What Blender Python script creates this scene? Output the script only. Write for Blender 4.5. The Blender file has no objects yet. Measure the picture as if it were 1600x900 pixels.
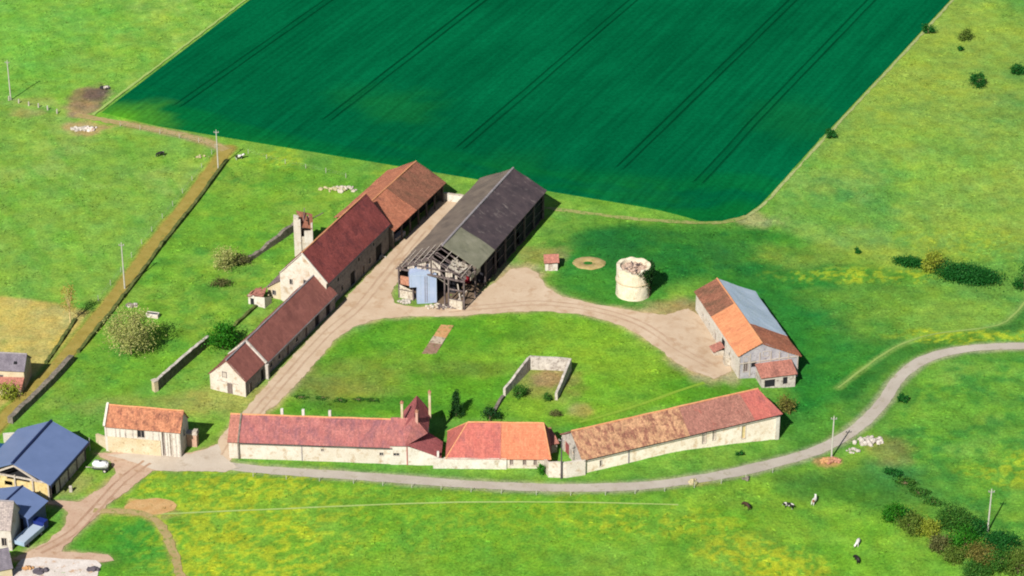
import bpy, bmesh, math, random
import numpy as np
from mathutils import Vector, Matrix, noise, geometry
R = math.radians
rnd = random.Random(7)
SC = bpy.context.scene
COL = SC.collection

# ------------------------------------------------------------------ camera, sky, sun, exposure
PITCH = R(28.5); FPX = 2286/math.tan(PITCH); DIST = 561.0
CAM = Vector((0, -DIST*math.cos(PITCH), DIST*math.sin(PITCH)))
cd = bpy.data.cameras.new('camera'); cam = bpy.data.objects.new('camera', cd); COL.objects.link(cam)
cam.location = CAM; cam.rotation_euler = (math.pi/2-PITCH, 0, 0)
cd.sensor_width = 36; cd.lens = 36*FPX/1600; cd.clip_start = 1; cd.clip_end = 20000
SC.camera = cam
SUN_EL, SUN_AZ = 40.0, 24.5          # shadows run away from the camera, 24 deg to the right
world = bpy.data.worlds.new('World'); SC.world = world; world.use_nodes = True
nt = world.node_tree; sky = nt.nodes.new('ShaderNodeTexSky'); sky.sky_type = 'NISHITA'; sky.sun_disc = False
sky.sun_elevation = R(SUN_EL); sky.sun_rotation = R(180+SUN_AZ); sky.altitude = 100
nt.links.new(sky.outputs[0], nt.nodes['Background'].inputs[0]); nt.nodes['Background'].inputs[1].default_value = 0.05
sl = bpy.data.lights.new('sun', 'SUN'); sl.energy = 5.0; sl.angle = R(0.5); sl.color = (1, .962, .895)
so = bpy.data.objects.new('sun', sl); COL.objects.link(so)
so.rotation_euler = (R(90-SUN_EL), 0, R(-SUN_AZ)); so.location = (-80, -120, 150)
SC.view_settings.view_transform = 'Standard'; SC.view_settings.look = 'None'
SC.cycles.filter_width = 2.0
SC.view_settings.exposure = 0.85; SC.view_settings.gamma = 1; SC.view_settings.use_curve_mapping = False
K = 1.9                               # how bright a flat sunlit surface of albedo 1 comes out

# ------------------------------------------------------------------ terrain and surveying helpers
def sst(a, b, x):
    t = min(1, max(0, (x-a)/(b-a))); return t*t*(3-2*t)
def H(x, y): return -3.2*sst(28, 60, x)*(1-sst(25, 85, y))
def un(px, py, z=0.0):
    u = (px-800)/FPX; v = (450-py)/FPX
    d = (u, math.cos(PITCH)+v*math.sin(PITCH), -math.sin(PITCH)+v*math.cos(PITCH))
    t = (z-CAM.z)/d[2]; return (d[0]*t, CAM.y+d[1]*t)
def G(px, py, h=0.0):                 # a sight in the aerial survey -> a point on the terrain
    z = 0
    for _ in range(8):
        x, y = un(px, py, z+h); z = H(x, y)
    return Vector((x, y, z))
def GP(l): return [G(*p) for p in l]
def lin(c): c /= 255.0; return c/12.92 if c <= .04045 else ((c+.055)/1.055)**2.4
def S(r, g, b, k=None):
    k = k or K; return tuple(min(.85, lin(c)/k) for c in (r, g, b))

# ------------------------------------------------------------------ object helpers
def obj(name, bm, mat, parent=None, smooth=False):
    me = bpy.data.meshes.new(name); bm.to_mesh(me); bm.free()
    o = bpy.data.objects.new(name, me); COL.objects.link(o)
    for m in (mat if isinstance(mat, list) else [mat]): me.materials.append(m)
    if parent is not None: o.parent = parent
    if smooth: me.polygons.foreach_set('use_smooth', [True]*len(me.polygons))
    return o
def tag(o, label=None, cat=None, group=None, kind=None):
    if label: o['label'] = label
    if cat: o['category'] = cat
    if group: o['group'] = group
    if kind: o['kind'] = kind
    return o
def thing(name, label, cat, loc=(0, 0, 0), rz=0, group=None):
    o = bpy.data.objects.new(name, None); COL.objects.link(o); o.location = loc; o.rotation_euler = (0, 0, rz)
    o.empty_display_size = .5
    return tag(o, label, cat, group)
def copy_tree(o, parent=None):
    c = o.copy(); COL.objects.link(c)
    if parent is not None: c.parent = parent
    for ch in list(o.children): copy_tree(ch, c)
    return c
def box(bm, x0, x1, y0, y1, z0, z1, M=None):
    vs = [Vector((x, y, z)) for z in (z0, z1) for y in (y0, y1) for x in (x0, x1)]
    if M: vs = [M @ v for v in vs]
    v = [bm.verts.new(p) for p in vs]
    for f in ((0, 2, 3, 1), (4, 5, 7, 6), (0, 1, 5, 4), (2, 6, 7, 3), (0, 4, 6, 2), (1, 3, 7, 5)): bm.faces.new([v[i] for i in f])
def boxm(*a):
    bm = bmesh.new(); box(bm, *a); return bm
def bar(bm, a, b, r0, r1=None, n=6, cap=True):
    a = Vector(a); b = Vector(b); r1 = r0 if r1 is None else r1
    d = (b-a).normalized(); u = d.orthogonal().normalized(); w = d.cross(u)
    A = []; B = []
    for i in range(n):
        t = 2*math.pi*i/n; e = u*math.cos(t)+w*math.sin(t)
        A.append(bm.verts.new(a+e*r0)); B.append(bm.verts.new(b+e*r1))
    for i in range(n): bm.faces.new((A[i], A[(i+1) % n], B[(i+1) % n], B[i]))
    if cap: bm.faces.new(A[::-1]); bm.faces.new(B)
def beam(bm, a, b, w, h):             # squared timber from a to b
    a = Vector(a); b = Vector(b); d = (b-a); L = d.length; d.normalize()
    up = Vector((0, 0, 1)) if abs(d.z) < .95 else Vector((0, 1, 0))
    s = d.cross(up).normalized(); t = s.cross(d)
    M = Matrix((( d.x, s.x, t.x, a.x), (d.y, s.y, t.y, a.y), (d.z, s.z, t.z, a.z), (0, 0, 0, 1)))
    box(bm, 0, L, -w/2, w/2, -h/2, h/2, M)
def rock(bm, p, s, seed=0):
    rr = random.Random(seed); r = bmesh.ops.create_icosphere(bm, subdivisions=1, radius=1)
    sc = Vector((s*rr.uniform(.7, 1.3), s*rr.uniform(.6, 1.1), s*rr.uniform(.45, .8)))
    q = Matrix.Rotation(rr.uniform(0, 6.28), 4, 'Z')
    for v in r['verts']:
        c = v.co*rr.uniform(.75, 1.15); v.co = Vector(p)+q @ Vector((c.x*sc.x, c.y*sc.y, c.z*sc.z))

# ------------------------------------------------------------------ materials
def nodes(name, rough=.85, spec=.15):
    m = bpy.data.materials.new(name); m.use_nodes = True; t = m.node_tree; b = t.nodes['Principled BSDF']
    b.inputs['Roughness'].default_value = rough; b.inputs['Specular IOR Level'].default_value = spec
    return m, t, b
def N(t, kind, **kw):
    n = t.nodes.new(kind)
    for k, v in kw.items(): setattr(n, k, v)
    return n
def tex(t, scale, detail=4, rough=.55, coord='Object', stretch=(1, 1, 1)):
    tc = N(t, 'ShaderNodeTexCoord'); mp = N(t, 'ShaderNodeMapping'); mp.inputs['Scale'].default_value = stretch
    n = N(t, 'ShaderNodeTexNoise'); n.inputs['Scale'].default_value = scale; n.inputs['Detail'].default_value = detail
    n.inputs['Roughness'].default_value = rough
    t.links.new(tc.outputs[coord], mp.inputs[0]); t.links.new(mp.outputs[0], n.inputs['Vector'])
    return n.outputs['Fac']
def ramp(t, fac, *stops):
    r = N(t, 'ShaderNodeValToRGB'); e = r.color_ramp.elements
    while len(e) < len(stops): e.new(.5)
    for el, (p, c) in zip(e, stops): el.position = p; el.color = (*c, 1) if len(c) == 3 else c
    t.links.new(fac, r.inputs[0]); return r.outputs[0]
def mix(t, a, b, fac, mode='MIX'):
    m = N(t, 'ShaderNodeMix', data_type='RGBA', blend_type=mode)
    for s, v in ((m.inputs[6], a), (m.inputs[7], b), (m.inputs[0], fac)):
        if isinstance(v, (int, float)): s.default_value = v
        elif isinstance(v, tuple): s.default_value = (*v, 1)
        else: t.links.new(v, s)
    return m.outputs[2]
def bump(t, b, h, strength=.4, dist=.05):
    n = N(t, 'ShaderNodeBump'); n.inputs['Strength'].default_value = strength; n.inputs['Distance'].default_value = dist
    t.links.new(h, n.inputs['Height']); t.links.new(n.outputs[0], b.inputs['Normal'])
g3 = lambda v: (v, v, v)
def rough_mat(name, c1, c2, scale=.6, c3=None, s3=2.5, lo3=.55, hi3=.7, bmp=.3, rough=.9, stretch=(1, 1, 1), fine=.25):
    m, t, b = nodes(name, rough)
    c = ramp(t, tex(t, scale, 5, .6, stretch=stretch), (.32, c1), (.68, c2))
    if c3: c = mix(t, c, c3, ramp(t, tex(t, s3, 5, .65, stretch=stretch), (lo3, g3(0)), (hi3, g3(1))))
    f = tex(t, 5, 3, .7)
    c = mix(t, c, ramp(t, f, (.25, g3(1-fine)), (.75, g3(1+fine))), 1.0, 'MULTIPLY')
    t.links.new(c, b.inputs['Base Color'])
    if bmp: bump(t, b, f, bmp, .08)
    return m
def tile_mat(name, c1, c2, patch=None, amt=(.52, .66), ps=.35, row=.32, wid=.26, spread=.3):
    # rows of clay tiles; each tile its own shade, lichen and replaced tiles in uneven patches
    m, t, b = nodes(name, .85)
    tc = N(t, 'ShaderNodeTexCoord'); br = N(t, 'ShaderNodeTexBrick')
    br.inputs['Scale'].default_value = 1; br.inputs['Brick Width'].default_value = wid; br.inputs['Row Height'].default_value = row
    br.inputs['Mortar Size'].default_value = .025; br.inputs['Mortar Smooth'].default_value = .6
    br.inputs['Color1'].default_value = (1-spread, 1-spread, 1-spread, 1); br.inputs['Color2'].default_value = (1+spread, 1+spread*.9, 1+spread*.8, 1)
    br.inputs['Mortar'].default_value = (.42, .4, .4, 1)
    t.links.new(tc.outputs['UV'], br.inputs['Vector'])
    up = lambda q: tuple(min(.8, v*1.04+.006) for v in q); c1, c2 = up(c1), up(c2); patch = up(patch) if patch else None
    c = ramp(t, tex(t, .5, 6, .7, 'UV'), (.3, c1), (.7, c2))
    if patch:
        c = mix(t, c, patch, ramp(t, tex(t, ps, 7, .72, 'UV', (1, .55, 1)), (amt[0], g3(0)), (amt[1], g3(1))))
    st = ramp(t, tex(t, 1.1, 5, .7, 'UV', (1.6, .25, 1)), (.3, g3(.78)), (.6, g3(1.08)))
    c = mix(t, c, st, .8, 'MULTIPLY')
    c = mix(t, c, br.outputs['Color'], .85, 'MULTIPLY')
    t.links.new(c, b.inputs['Base Color'])
    bump(t, b, br.outputs['Color'], .5, .05)
    return m
def metal_mat(name, c1, c2, rust=None, pitch=.9, rough=.45):
    m, t, b = nodes(name, rough, .4)
    tc = N(t, 'ShaderNodeTexCoord'); w = N(t, 'ShaderNodeTexWave', wave_type='BANDS', bands_direction='X')
    w.inputs['Scale'].default_value = .31/pitch*6.28/2; t.links.new(tc.outputs['UV'], w.inputs['Vector'])
    c = ramp(t, tex(t, .3, 5, .65, 'UV'), (.3, c1), (.7, c2))
    if rust: c = mix(t, c, rust, ramp(t, tex(t, .8, 6, .7, 'UV', (1, .4, 1)), (.56, g3(0)), (.72, g3(1))))
    c = mix(t, c, ramp(t, w.outputs['Fac'], (0, g3(.82)), (.5, g3(1.05))), .6, 'MULTIPLY')
    t.links.new(c, b.inputs['Base Color']); bump(t, b, w.outputs['Fac'], .35, .06)
    return m
def leaf_mat(name, c1, c2, c3=None):
    m, t, b = nodes(name, .6, .12)
    a = N(t, 'ShaderNodeAttribute', attribute_name='rnd')
    c = ramp(t, a.outputs['Fac'], (0, c1), (.6, c2), (1, c3 or c2))
    t.links.new(c, b.inputs['Base Color'])
    tr = N(t, 'ShaderNodeBsdfTranslucent'); t.links.new(c, tr.inputs[0])
    mx = N(t, 'ShaderNodeMixShader'); mx.inputs[0].default_value = .25
    t.links.new(b.outputs[0], mx.inputs[1]); t.links.new(tr.outputs[0], mx.inputs[2])
    t.links.new(mx.outputs[0], t.nodes['Material Output'].inputs[0]); return m
def plain(name, c, rough=.7, var=.15, spec=.2, metal=0):
    m, t, b = nodes(name, rough, spec); b.inputs['Metallic'].default_value = metal
    t.links.new(ramp(t, tex(t, 1.5, 4, .6), (.3, tuple(v*(1-var) for v in c)), (.7, tuple(v*(1+var) for v in c))), b.inputs['Base Color'])
    return m
def attr_mat(name, fine=(.62, 1.38), bstr=.5):
    m, t, b = nodes(name, .95, .05)
    a = N(t, 'ShaderNodeAttribute', attribute_name='Col')
    n1 = tex(t, 1.9, 4, .7); n2 = tex(t, .45, 4, .6)
    c = mix(t, a.outputs['Color'], ramp(t, n1, (.28, g3(fine[0])), (.72, g3(fine[1]))), 1, 'MULTIPLY')
    c = mix(t, c, ramp(t, n2, (.3, (.86, .9, .9)), (.7, (1.12, 1.1, 1.05))), 1, 'MULTIPLY')
    n3 = tex(t, .8, 7, .75); c = mix(t, c, ramp(t, n3, (.34, (.66, .8, .74)), (.5, (1, 1, 1)), (.62, (1, 1, 1)), (.72, (1.22, 1.14, 1.1))), .85, 'MULTIPLY')
    n4 = tex(t, 5.5, 2, .6); c = mix(t, c, ramp(t, n4, (.3, g3(.72)), (.7, g3(1.28))), .7, 'MULTIPLY')
    t.links.new(c, b.inputs['Base Color']); bump(t, b, n3, bstr, .35); return m

M = {}
M['plaster'] = rough_mat('lime_plaster', S(222, 209, 190), S(240, 230, 216), .28, S(196, 168, 136), .8, .52, .7)
M['stone'] = rough_mat('pale_limestone', S(214, 192, 150), S(238, 222, 190), .4, S(176, 148, 108), 1.6, .55, .7)
M['white'] = rough_mat('white_plaster', S(222, 212, 196), S(242, 236, 224), .3, S(192, 174, 146), .9, .54, .7)
M['shadewall'] = rough_mat('shade_darkened_render', S(158, 148, 144), S(188, 176, 168), .5, S(118, 108, 106), 1.2, .5, .68)  # shade of the barns' dark long sides put into the wall colour
M['brightplaster'] = rough_mat('lightened_lime_plaster', S(232, 216, 194, 1.5), S(244, 234, 218, 1.5), .28, S(206, 176, 142, 1.5), .8, .5, .68)  # plaster lightened in colour to offset weak sun on the long wall
M['greywall'] = rough_mat('weathered_wall', S(205, 195, 185), S(232, 222, 208), .5, S(150, 135, 125), 1.4, .5, .68)
M['rubble'] = rough_mat('rubble_stone', S(205, 190, 168), S(240, 230, 212), 1.2, S(150, 130, 112), 2.5, .5, .66, bmp=.6)
M['darkstone'] = rough_mat('old_dark_stone', S(120, 112, 104), S(165, 152, 138), 1.0, S(90, 95, 62), 1.5, .52, .66, bmp=.6)
M['brick'] = rough_mat('red_brick', S(190, 130, 105), S(214, 160, 130), 1.2, S(150, 95, 75), 3, .5, .65)
M['timber'] = rough_mat('old_timber', S(96, 84, 84), S(150, 134, 130), 1.2, S(60, 50, 50), 3, .5, .66, stretch=(1, 1, .3))
M['paletimber'] = rough_mat('pale_timber', S(200, 184, 168), S(226, 214, 200), 1.2, S(150, 130, 118), 3, .54, .7)
M['straw'] = rough_mat('yellow_boards', S(226, 196, 130), S(246, 224, 166), .8, S(170, 130, 80), 2, .58, .72)
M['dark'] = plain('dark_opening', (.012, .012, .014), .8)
M['glass'] = plain('window_glass', (.02, .024, .03), .2, .2, .5)
M['slate'] = tile_mat('blue_slate', S(118, 110, 122), S(150, 142, 152), S(90, 84, 95), spread=.15)
M['concrete'] = rough_mat('concrete', S(226, 212, 200), S(244, 234, 226), .4, S(205, 160, 120), .7, .56, .7)
M['iron'] = plain('dark_iron', (.03, .03, .034), .5)
M['polewood'] = rough_mat('grey_pole', S(190, 188, 176), S(220, 216, 200), 2, fine=.1)
M['darkpole'] = rough_mat('dark_pole', S(88, 80, 82), S(112, 104, 104), 2, fine=.1)
M['bark'] = rough_mat('bark', S(112, 96, 74), S(150, 130, 100), 2)
M['rubber'] = plain('rubber', (.02, .02, .02), .8)

# ------------------------------------------------------------------ numpy noise and masks for the ground survey
rng = np.random.default_rng(3)
LAT = rng.random((512, 512))
def vnoise(x, y, s, ox=0, oy=0):
    x = x/s+ox+100.5; y = y/s+oy+200.5; xi = np.floor(x).astype(int); yi = np.floor(y).astype(int); fx = x-xi; fy = y-yi
    fx = fx*fx*(3-2*fx); fy = fy*fy*(3-2*fy); a = xi % 512; b = yi % 512; a1 = (a+1) % 512; b1 = (b+1) % 512
    return (LAT[a, b]*(1-fx)+LAT[a1, b]*fx)*(1-fy)+(LAT[a, b1]*(1-fx)+LAT[a1, b1]*fx)*fy
def fbm(x, y, s, o=4, ox=0):
    r = 0; w = 0; amp = 1
    for i in range(o): r = r+amp*vnoise(x, y, s/2**i, ox+i*17.3, ox*1.7+i*5.1); w += amp; amp *= .6
    return r/w
def seg_dist(X, Y, pts, closed=False):
    d = np.full(X.shape, 1e9); n = len(pts)
    for i in range(n if closed else n-1):
        ax, ay = pts[i][0], pts[i][1]; bx, by = pts[(i+1) % n][0], pts[(i+1) % n][1]
        dx, dy = bx-ax, by-ay; t = np.clip(((X-ax)*dx+(Y-ay)*dy)/(dx*dx+dy*dy+1e-9), 0, 1)
        d = np.minimum(d, np.hypot(X-ax-t*dx, Y-ay-t*dy))
    return d
def inside(X, Y, pts):
    r = np.zeros(X.shape, bool); n = len(pts)
    for i in range(n):
        ax, ay = pts[i][0], pts[i][1]; bx, by = pts[(i+1) % n][0], pts[(i+1) % n][1]
        if ay == by: continue
        r ^= ((ay > Y) != (by > Y)) & (X < (bx-ax)*(Y-ay)/(by-ay)+ax)
    return r
def spline(P, step=1.0):
    out = []; n = len(P)
    for i in range(n-1):
        p0 = P[max(0, i-1)]; p1 = P[i]; p2 = P[i+1]; p3 = P[min(n-1, i+2)]
        k = max(2, int((p2-p1).length/step))
        for j in range(k):
            t = j/k
            out.append(.5*((2*p1)+(p2-p0)*t+(2*p0-5*p1+4*p2-p3)*t*t+(3*p1-p0-3*p2+p3)*t**3))
    out.append(P[-1].copy()); return out
def flat(l): return [Vector((p.x, p.y)) for p in l]

# survey of roads and tracks
ROAD = spline(flat(GP([(300, 722), (345, 727), (420, 735), (520, 741.5), (620, 748.5), (720, 756), (820, 761), (900, 762.5), (980, 760.5), (1060, 753), (1140, 740), (1220, 721), (1290, 698), (1340, 668), (1378, 630), (1404, 592), (1440, 564), (1490, 548.5), (1550, 542), (1660, 540)])))
YARD = flat(GP([(350, 726), (338, 700), (345, 682), (372, 652), (404, 616), (440, 576), (480, 534), (516, 494), (545, 462), (590, 414), (640, 364), (695, 304), (722, 304), (700, 340), (660, 385), (628, 430), (612, 458), (616, 474), (650, 480), (700, 478), (740, 464), (775, 442), (798, 421), (822, 418), (842, 428), (850, 446), (872, 461), (905, 470), (950, 479), (1000, 488), (1040, 492), (1076, 482), (1098, 496), (1136, 548), (1142, 580), (1116, 592), (1080, 580), (1050, 562), (1020, 538), (990, 518), (950, 502), (900, 490), (850, 486.5), (800, 488), (720, 494), (640, 495), (592, 498), (552, 511), (522, 533), (492, 568), (460, 603), (430, 635), (404, 652), (384, 674), (366, 700), (362, 718)]))
FORE = flat(GP([(148, 708), (230, 706), (300, 708), (338, 694), (352, 716), (360, 735), (300, 735), (238, 736), (204, 764), (172, 787), (142, 815), (113, 843), (96, 862), (170, 866), (178, 876), (120, 884), (20, 874), (72, 848), (101, 820), (106, 800), (92, 791), (62, 786), (70, 782), (124, 784), (156, 764), (182, 740), (172, 722)]))
LANE = spline(flat(GP([(356, 232), (332, 264), (292, 318), (242, 380), (202, 434), (166, 480), (122, 534), (70, 592), (20, 641), (-30, 690)])))
UPLANE = spline(flat(GP([(352, 235), (325, 222), (290, 212.5), (230, 200), (165, 188), (118, 179)])))
SIDE = spline(flat(GP([(146, 798), (200, 800), (232, 806), (254, 824), (268, 856), (286, 910)])))
FOOT = spline(flat(GP([(236, 804), (400, 797), (560, 790), (720, 785), (900, 785), (1060, 789)])), 3)
FOOT2 = spline(flat(GP([(905, 660), (960, 645), (1030, 622), (1100, 598)])), 3)
RTRACK = spline(flat(GP([(1310, 606), (1350, 575), (1400, 542), (1450, 524), (1500, 517), (1560, 508), (1590, 486), (1615, 452)])), 2)
CROP = flat(GP([(150, 181), (225, 193.5), (300, 210), (358, 224), (450, 246), (560, 272), (640, 289), (720, 305), (800, 316), (870, 325), (940, 334), (1010, 341), (1080, 346), (1130, 345), (1165, 336), (1190, 318), (1215, 291), (1290, 210), (1390, 103), (1485, 0), (1630, -160), (600, -160), (390, 0)]))
TAN = flat(GP([(-60, 462), (0, 464), (45, 468), (85, 474), (112, 482), (140, 486), (118, 514), (82, 558), (40, 605), (-60, 690)]))

# ------------------------------------------------------------------ ground: one sheet to the horizon, coloured by what grows on it
def axis(a, b, st, far):
    inner = list(np.arange(a, b, st)); k = st; lo = []; p = inner[0]
    while p > -far: k *= 1.35; p -= k; lo.append(p)
    hi = []; p = inner[-1]; k = st
    while p < far: k *= 1.35; p += k; hi.append(p)
    return np.array(lo[::-1]+inner+hi)
xs = axis(-142, 142, .5, 5000); ys = axis(-114, 176, .6, 5000)
X, Y = np.meshgrid(xs, ys)
def npS(a, b, x):
    t = np.clip((x-a)/(b-a), 0, 1); return t*t*(3-2*t)
Z = -3.2*npS(28, 60, X)*(1-npS(25, 85, Y))
base = np.zeros(X.shape+(3,))
def setc(mask, col): 
    m = np.clip(mask, 0, 1)[..., None]; base[:] = base*(1-m)+np.array(col)*m
def soft_poly(pts, w, jit=1.5, js=6):
    x0 = min(p[0] for p in pts)-20; x1 = max(p[0] for p in pts)+20; y0 = min(p[1] for p in pts)-20; y1 = max(p[1] for p in pts)+20
    r = np.zeros(X.shape); sel = (X > x0) & (X < x1) & (Y > y0) & (Y < y1)
    a, b = X[sel], Y[sel]; d = seg_dist(a, b, pts, True); s = np.where(inside(a, b, pts), d, -d)
    s = s+(fbm(a, b, js, 3, 9)-.5)*2*jit; r[sel] = npS(-w, w, s); return r
def blob(px, py, rx, ry, w=.5, ox=0):           # an uneven patch, radii in metres
    c = G(px, py); d = np.hypot((X-c.x)/rx, (Y-c.y)/ry)+(fbm(X, Y, min(rx, ry)*.8+1, 4, ox)-.5)*1.4
    return 1-npS(1-w, 1+w, d)
n8 = fbm(X, Y, 14, 5, 1); n3 = fbm(X, Y, 4, 4, 5); n40 = fbm(X, Y, 45, 3, 8); nd = fbm((X*.91+Y*.41), (Y*.91-X*.41)*.25, 3, 4, 12)
setc(np.ones(X.shape), S(110, 168, 52))
setc(npS(.42, .62, n8)*.8, S(134, 182, 58)); setc(npS(.5, .72, n3)*.5, S(78, 150, 44)); setc(npS(.55, .8, n40)*.4, S(146, 180, 70))
# fields
LT = flat(GP([(-200, 150), (0, 155), (110, 182), (150, 178), (392, -5), (520, -120), (-300, -120)]))
mm = soft_poly(LT, 1.5); setc(mm, S(136, 186, 62)); setc(mm*npS(.4, .65, n8), S(156, 196, 72)); setc(mm*npS(.45, .7, nd)*.55, S(118, 178, 58)); setc(mm*npS(.58, .75, n3)*.5, S(100, 166, 52))
setc(blob(20, 40, 26, 30)*.6, S(104, 180, 56))
LM = flat(GP([(-200, 150), (0, 158), (100, 182), (180, 198), (330, 228), (320, 262), (165, 470), (0, 462), (-200, 455)]))
mm = soft_poly(LM, 1); setc(mm, S(132, 178, 62)); setc(mm*npS(.45, .7, n8)*.8, S(152, 186, 80)); setc(mm*npS(.5, .72, nd)*.5, S(98, 166, 48))
BT = flat(GP([(360, 240), (480, 268), (575, 290), (470, 390), (380, 480), (330, 560), (160, 630), (30, 665), (170, 490)]))
mm = soft_poly(BT, 1); setc(mm, S(114, 170, 42)); setc(mm*npS(.45, .7, n8)*.8, S(140, 178, 54)); setc(mm*npS(.52, .72, n3)*.6, S(78, 152, 48))
CY = flat(GP([(420, 645), (520, 540), (600, 500), (800, 490), (940, 500), (1060, 580), (1150, 595), (1180, 610), (900, 670), (860, 660), (700, 650), (620, 650)]))
mm = soft_poly(CY, 1); setc(mm, S(98, 164, 26)); setc(mm*npS(.42, .66, n8)*.9, S(124, 178, 36)); setc(mm*npS(.52, .74, n3)*.5, S(80, 148, 30))
setc(blob(560, 592, 12, 9)*.55, S(142, 146, 62)); setc(blob(735, 575, 10, 3)*.5, S(112, 126, 50)); setc(blob(520, 610, 9, 5)*.35, S(150, 138, 70)); setc(blob(980, 540, 18, 12)*.45, S(150, 186, 40))
setc(blob(600, 632, 14, 2.4)*.5, S(60, 128, 30)); setc(blob(870, 640, 12, 5)*.6, S(142, 180, 48))
RT = flat(GP([(1200, 345), (1225, 285), (1490, -5), (1640, -170), (2200, -170), (2200, 520), (1600, 520), (1420, 520), (1300, 400)]))
mm = soft_poly(RT, 2); setc(mm, S(110, 164, 62)); setc(mm*npS(.42, .66, n8)*.7, S(136, 174, 72)); setc(mm*npS(.5, .75, nd)*.6, S(92, 154, 60)); setc(mm*npS(.55, .7, n40)*.4, S(146, 172, 70)); setc(mm*npS(.56, .7, fbm(X, Y, 9, 4, 33))*.5, S(70, 150, 66))
for a in ((1470, 70, 22, 30, .6), (1440, 150, 16, 26, .4), (1350, 190, 14, 20, .5), (1560, 300, 24, 20, .4)): setc(blob(*a[:4], ox=a[0])*a[4], S(160, 184, 60))
DG = flat(GP([(905, 350), (1010, 352), (1140, 352), (1200, 362), (1300, 390), (1420, 430), (1440, 500), (1390, 560), (1330, 610), (1250, 640), (1230, 560), (1110, 425), (1060, 440), (1000, 500), (890, 465), (872, 420)]))
mm = soft_poly(DG, 3, 3, 9); setc(mm*.95, S(44, 134, 42)); setc(mm*npS(.45, .68, n8)*.7, S(84, 154, 44)); setc(mm*npS(.55, .75, n3)*.5, S(20, 112, 46))
setc(blob(1060, 385, 26, 10, ox=3)*.45, S(18, 112, 52)); setc(blob(960, 370, 12, 5, ox=5)*.4, S(18, 104, 46)); setc(blob(1340, 490, 12, 12, ox=7)*.6, S(28, 130, 52))
setc(blob(920, 460, 16, 8, ox=11)*.6, S(70, 148, 42)); setc(blob(1290, 560, 10, 14, ox=13)*.5, S(40, 136, 44)); setc(blob(1360, 400, 22, 6, ox=17)*.55, S(160, 180, 54))
setc(blob(1275, 660, 12, 10, ox=17)*.6, S(40, 132, 40)); setc(blob(1400, 470, 14, 8, ox=27)*.6, S(130, 172, 52)); setc(blob(1480, 500, 18, 8, ox=31)*.6, S(140, 178, 60))
BF = flat(GP([(180, 790), (245, 738), (420, 744), (720, 764), (900, 772), (1060, 762), (1300, 715), (1420, 800), (1560, 960), (-300, 960), (100, 860)]))
mm = soft_poly(BF, 1); setc(mm, S(112, 172, 36)); setc(mm*npS(.42, .66, n8)*.8, S(136, 184, 48)); setc(mm*npS(.52, .72, n3)*.5, S(86, 156, 40))
RF = flat(GP([(1400, 640), (1440, 585), (1500, 560), (1800, 555), (1900, 1000), (1560, 830), (1380, 700)]))
mm = soft_poly(RF, 2); setc(mm, S(108, 168, 48)); setc(mm*npS(.42, .66, n8)*.8, S(134, 182, 62)); setc(mm*npS(.46, .66, n3)*.75, S(64, 142, 50))
SLP = flat(GP([(1200, 750), (1310, 716), (1350, 716), (1460, 790), (1420, 812), (1330, 770)]))
setc(soft_poly(SLP, 2)*.7, S(118, 156, 44)); setc(blob(1330, 765, 12, 6, ox=3)*.7, S(60, 128, 44)); setc(blob(1420, 760, 8, 7, ox=6)*.6, S(66, 134, 50)); setc(blob(1395, 735, 5, 5, ox=7)*.6, S(60, 140, 70))
setc(blob(200, 840, 9, 10, ox=21)*.6, S(50, 146, 34)); setc(blob(235, 840, 6, 8, ox=23)*.6, S(40, 146, 50))
# worn verges, straw field, bare patches
setc(soft_poly(TAN, .8, .6)*.97, S(208, 186, 98)); tm = soft_poly(TAN, .8, .6); setc(tm*npS(.5, .7, n8)*.5, S(190, 170, 88)); setc(tm*npS(.62, .75, n3)*.4, S(130, 150, 60))
XYsel = (np.abs(X) < 150) & (Y > -120) & (Y < 180)
def line_mask(pts, w, soft, jit=.5):
    d = np.full(X.shape, 99.); a, b = X[XYsel], Y[XYsel]; P2 = pts[::3]+[pts[-1]]
    d[XYsel] = seg_dist(a, b, P2)+(fbm(a, b, 3, 3, 4)-.5)*2*jit; return 1-npS(w-soft, w+soft, d)
ym = soft_poly(YARD, 1.2, 1.1, 4); fm = soft_poly(FORE, 1.2, 1.2, 4)
setc(np.clip(soft_poly(YARD, 4, 2.5, 5)-.05, 0, 1)*.45, S(150, 150, 76)); setc(ym*.95, S(210, 180, 144)); setc(soft_poly(FORE, 3, 2, 5)*.4, S(160, 150, 84)); setc(fm*.95, S(200, 166, 138))
rm = line_mask(ROAD, 1.9, .8); setc(line_mask(ROAD, 3.2, 1.2, .9)*.45, S(84, 132, 44)); setc(rm*.8, S(176, 172, 140))
lm = line_mask(LANE, 1.9, .7); setc(lm, S(170, 150, 72)); setc(line_mask(UPLANE, 1.6, .8)*.9, S(176, 158, 104)); setc(line_mask(SIDE, 1.0, .5)*.9, S(190, 162, 100))
setc(line_mask([p+Vector((1.2, -2.6)) for p in RTRACK], 2.0, 1.2, .8)*.75, S(44, 118, 40)); setc(line_mask(RTRACK, .8, .5, .4)*.6, S(140, 176, 80))
setc(blob(235, 791, 4.6, 2.6, .2, 41), S(206, 166, 104)); setc(blob(258, 800, 3, 2, .3, 44)*.7, S(190, 160, 110))
for a in ((140, 152, 4.5, 7, S(140, 116, 92)), (150, 146, 3.5, 3.5, S(118, 92, 84)), (125, 168, 4, 4, S(170, 140, 104)), (135, 200, 5.5, 4, S(190, 158, 112)), (170, 185, 5, 4, S(120, 190, 40)), (40, 176, 4, 3, S(160, 160, 90)), (60, 160, 6, 3, S(160, 180, 80))): setc(blob(*a[:4], .35, a[0])*.85, a[4])
for a in ((810, 430, 5, 6), (1062, 500, 8, 8), (1105, 575, 6, 6)): setc(blob(*a, .4, a[0])*.7, S(206, 172, 136))
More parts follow.
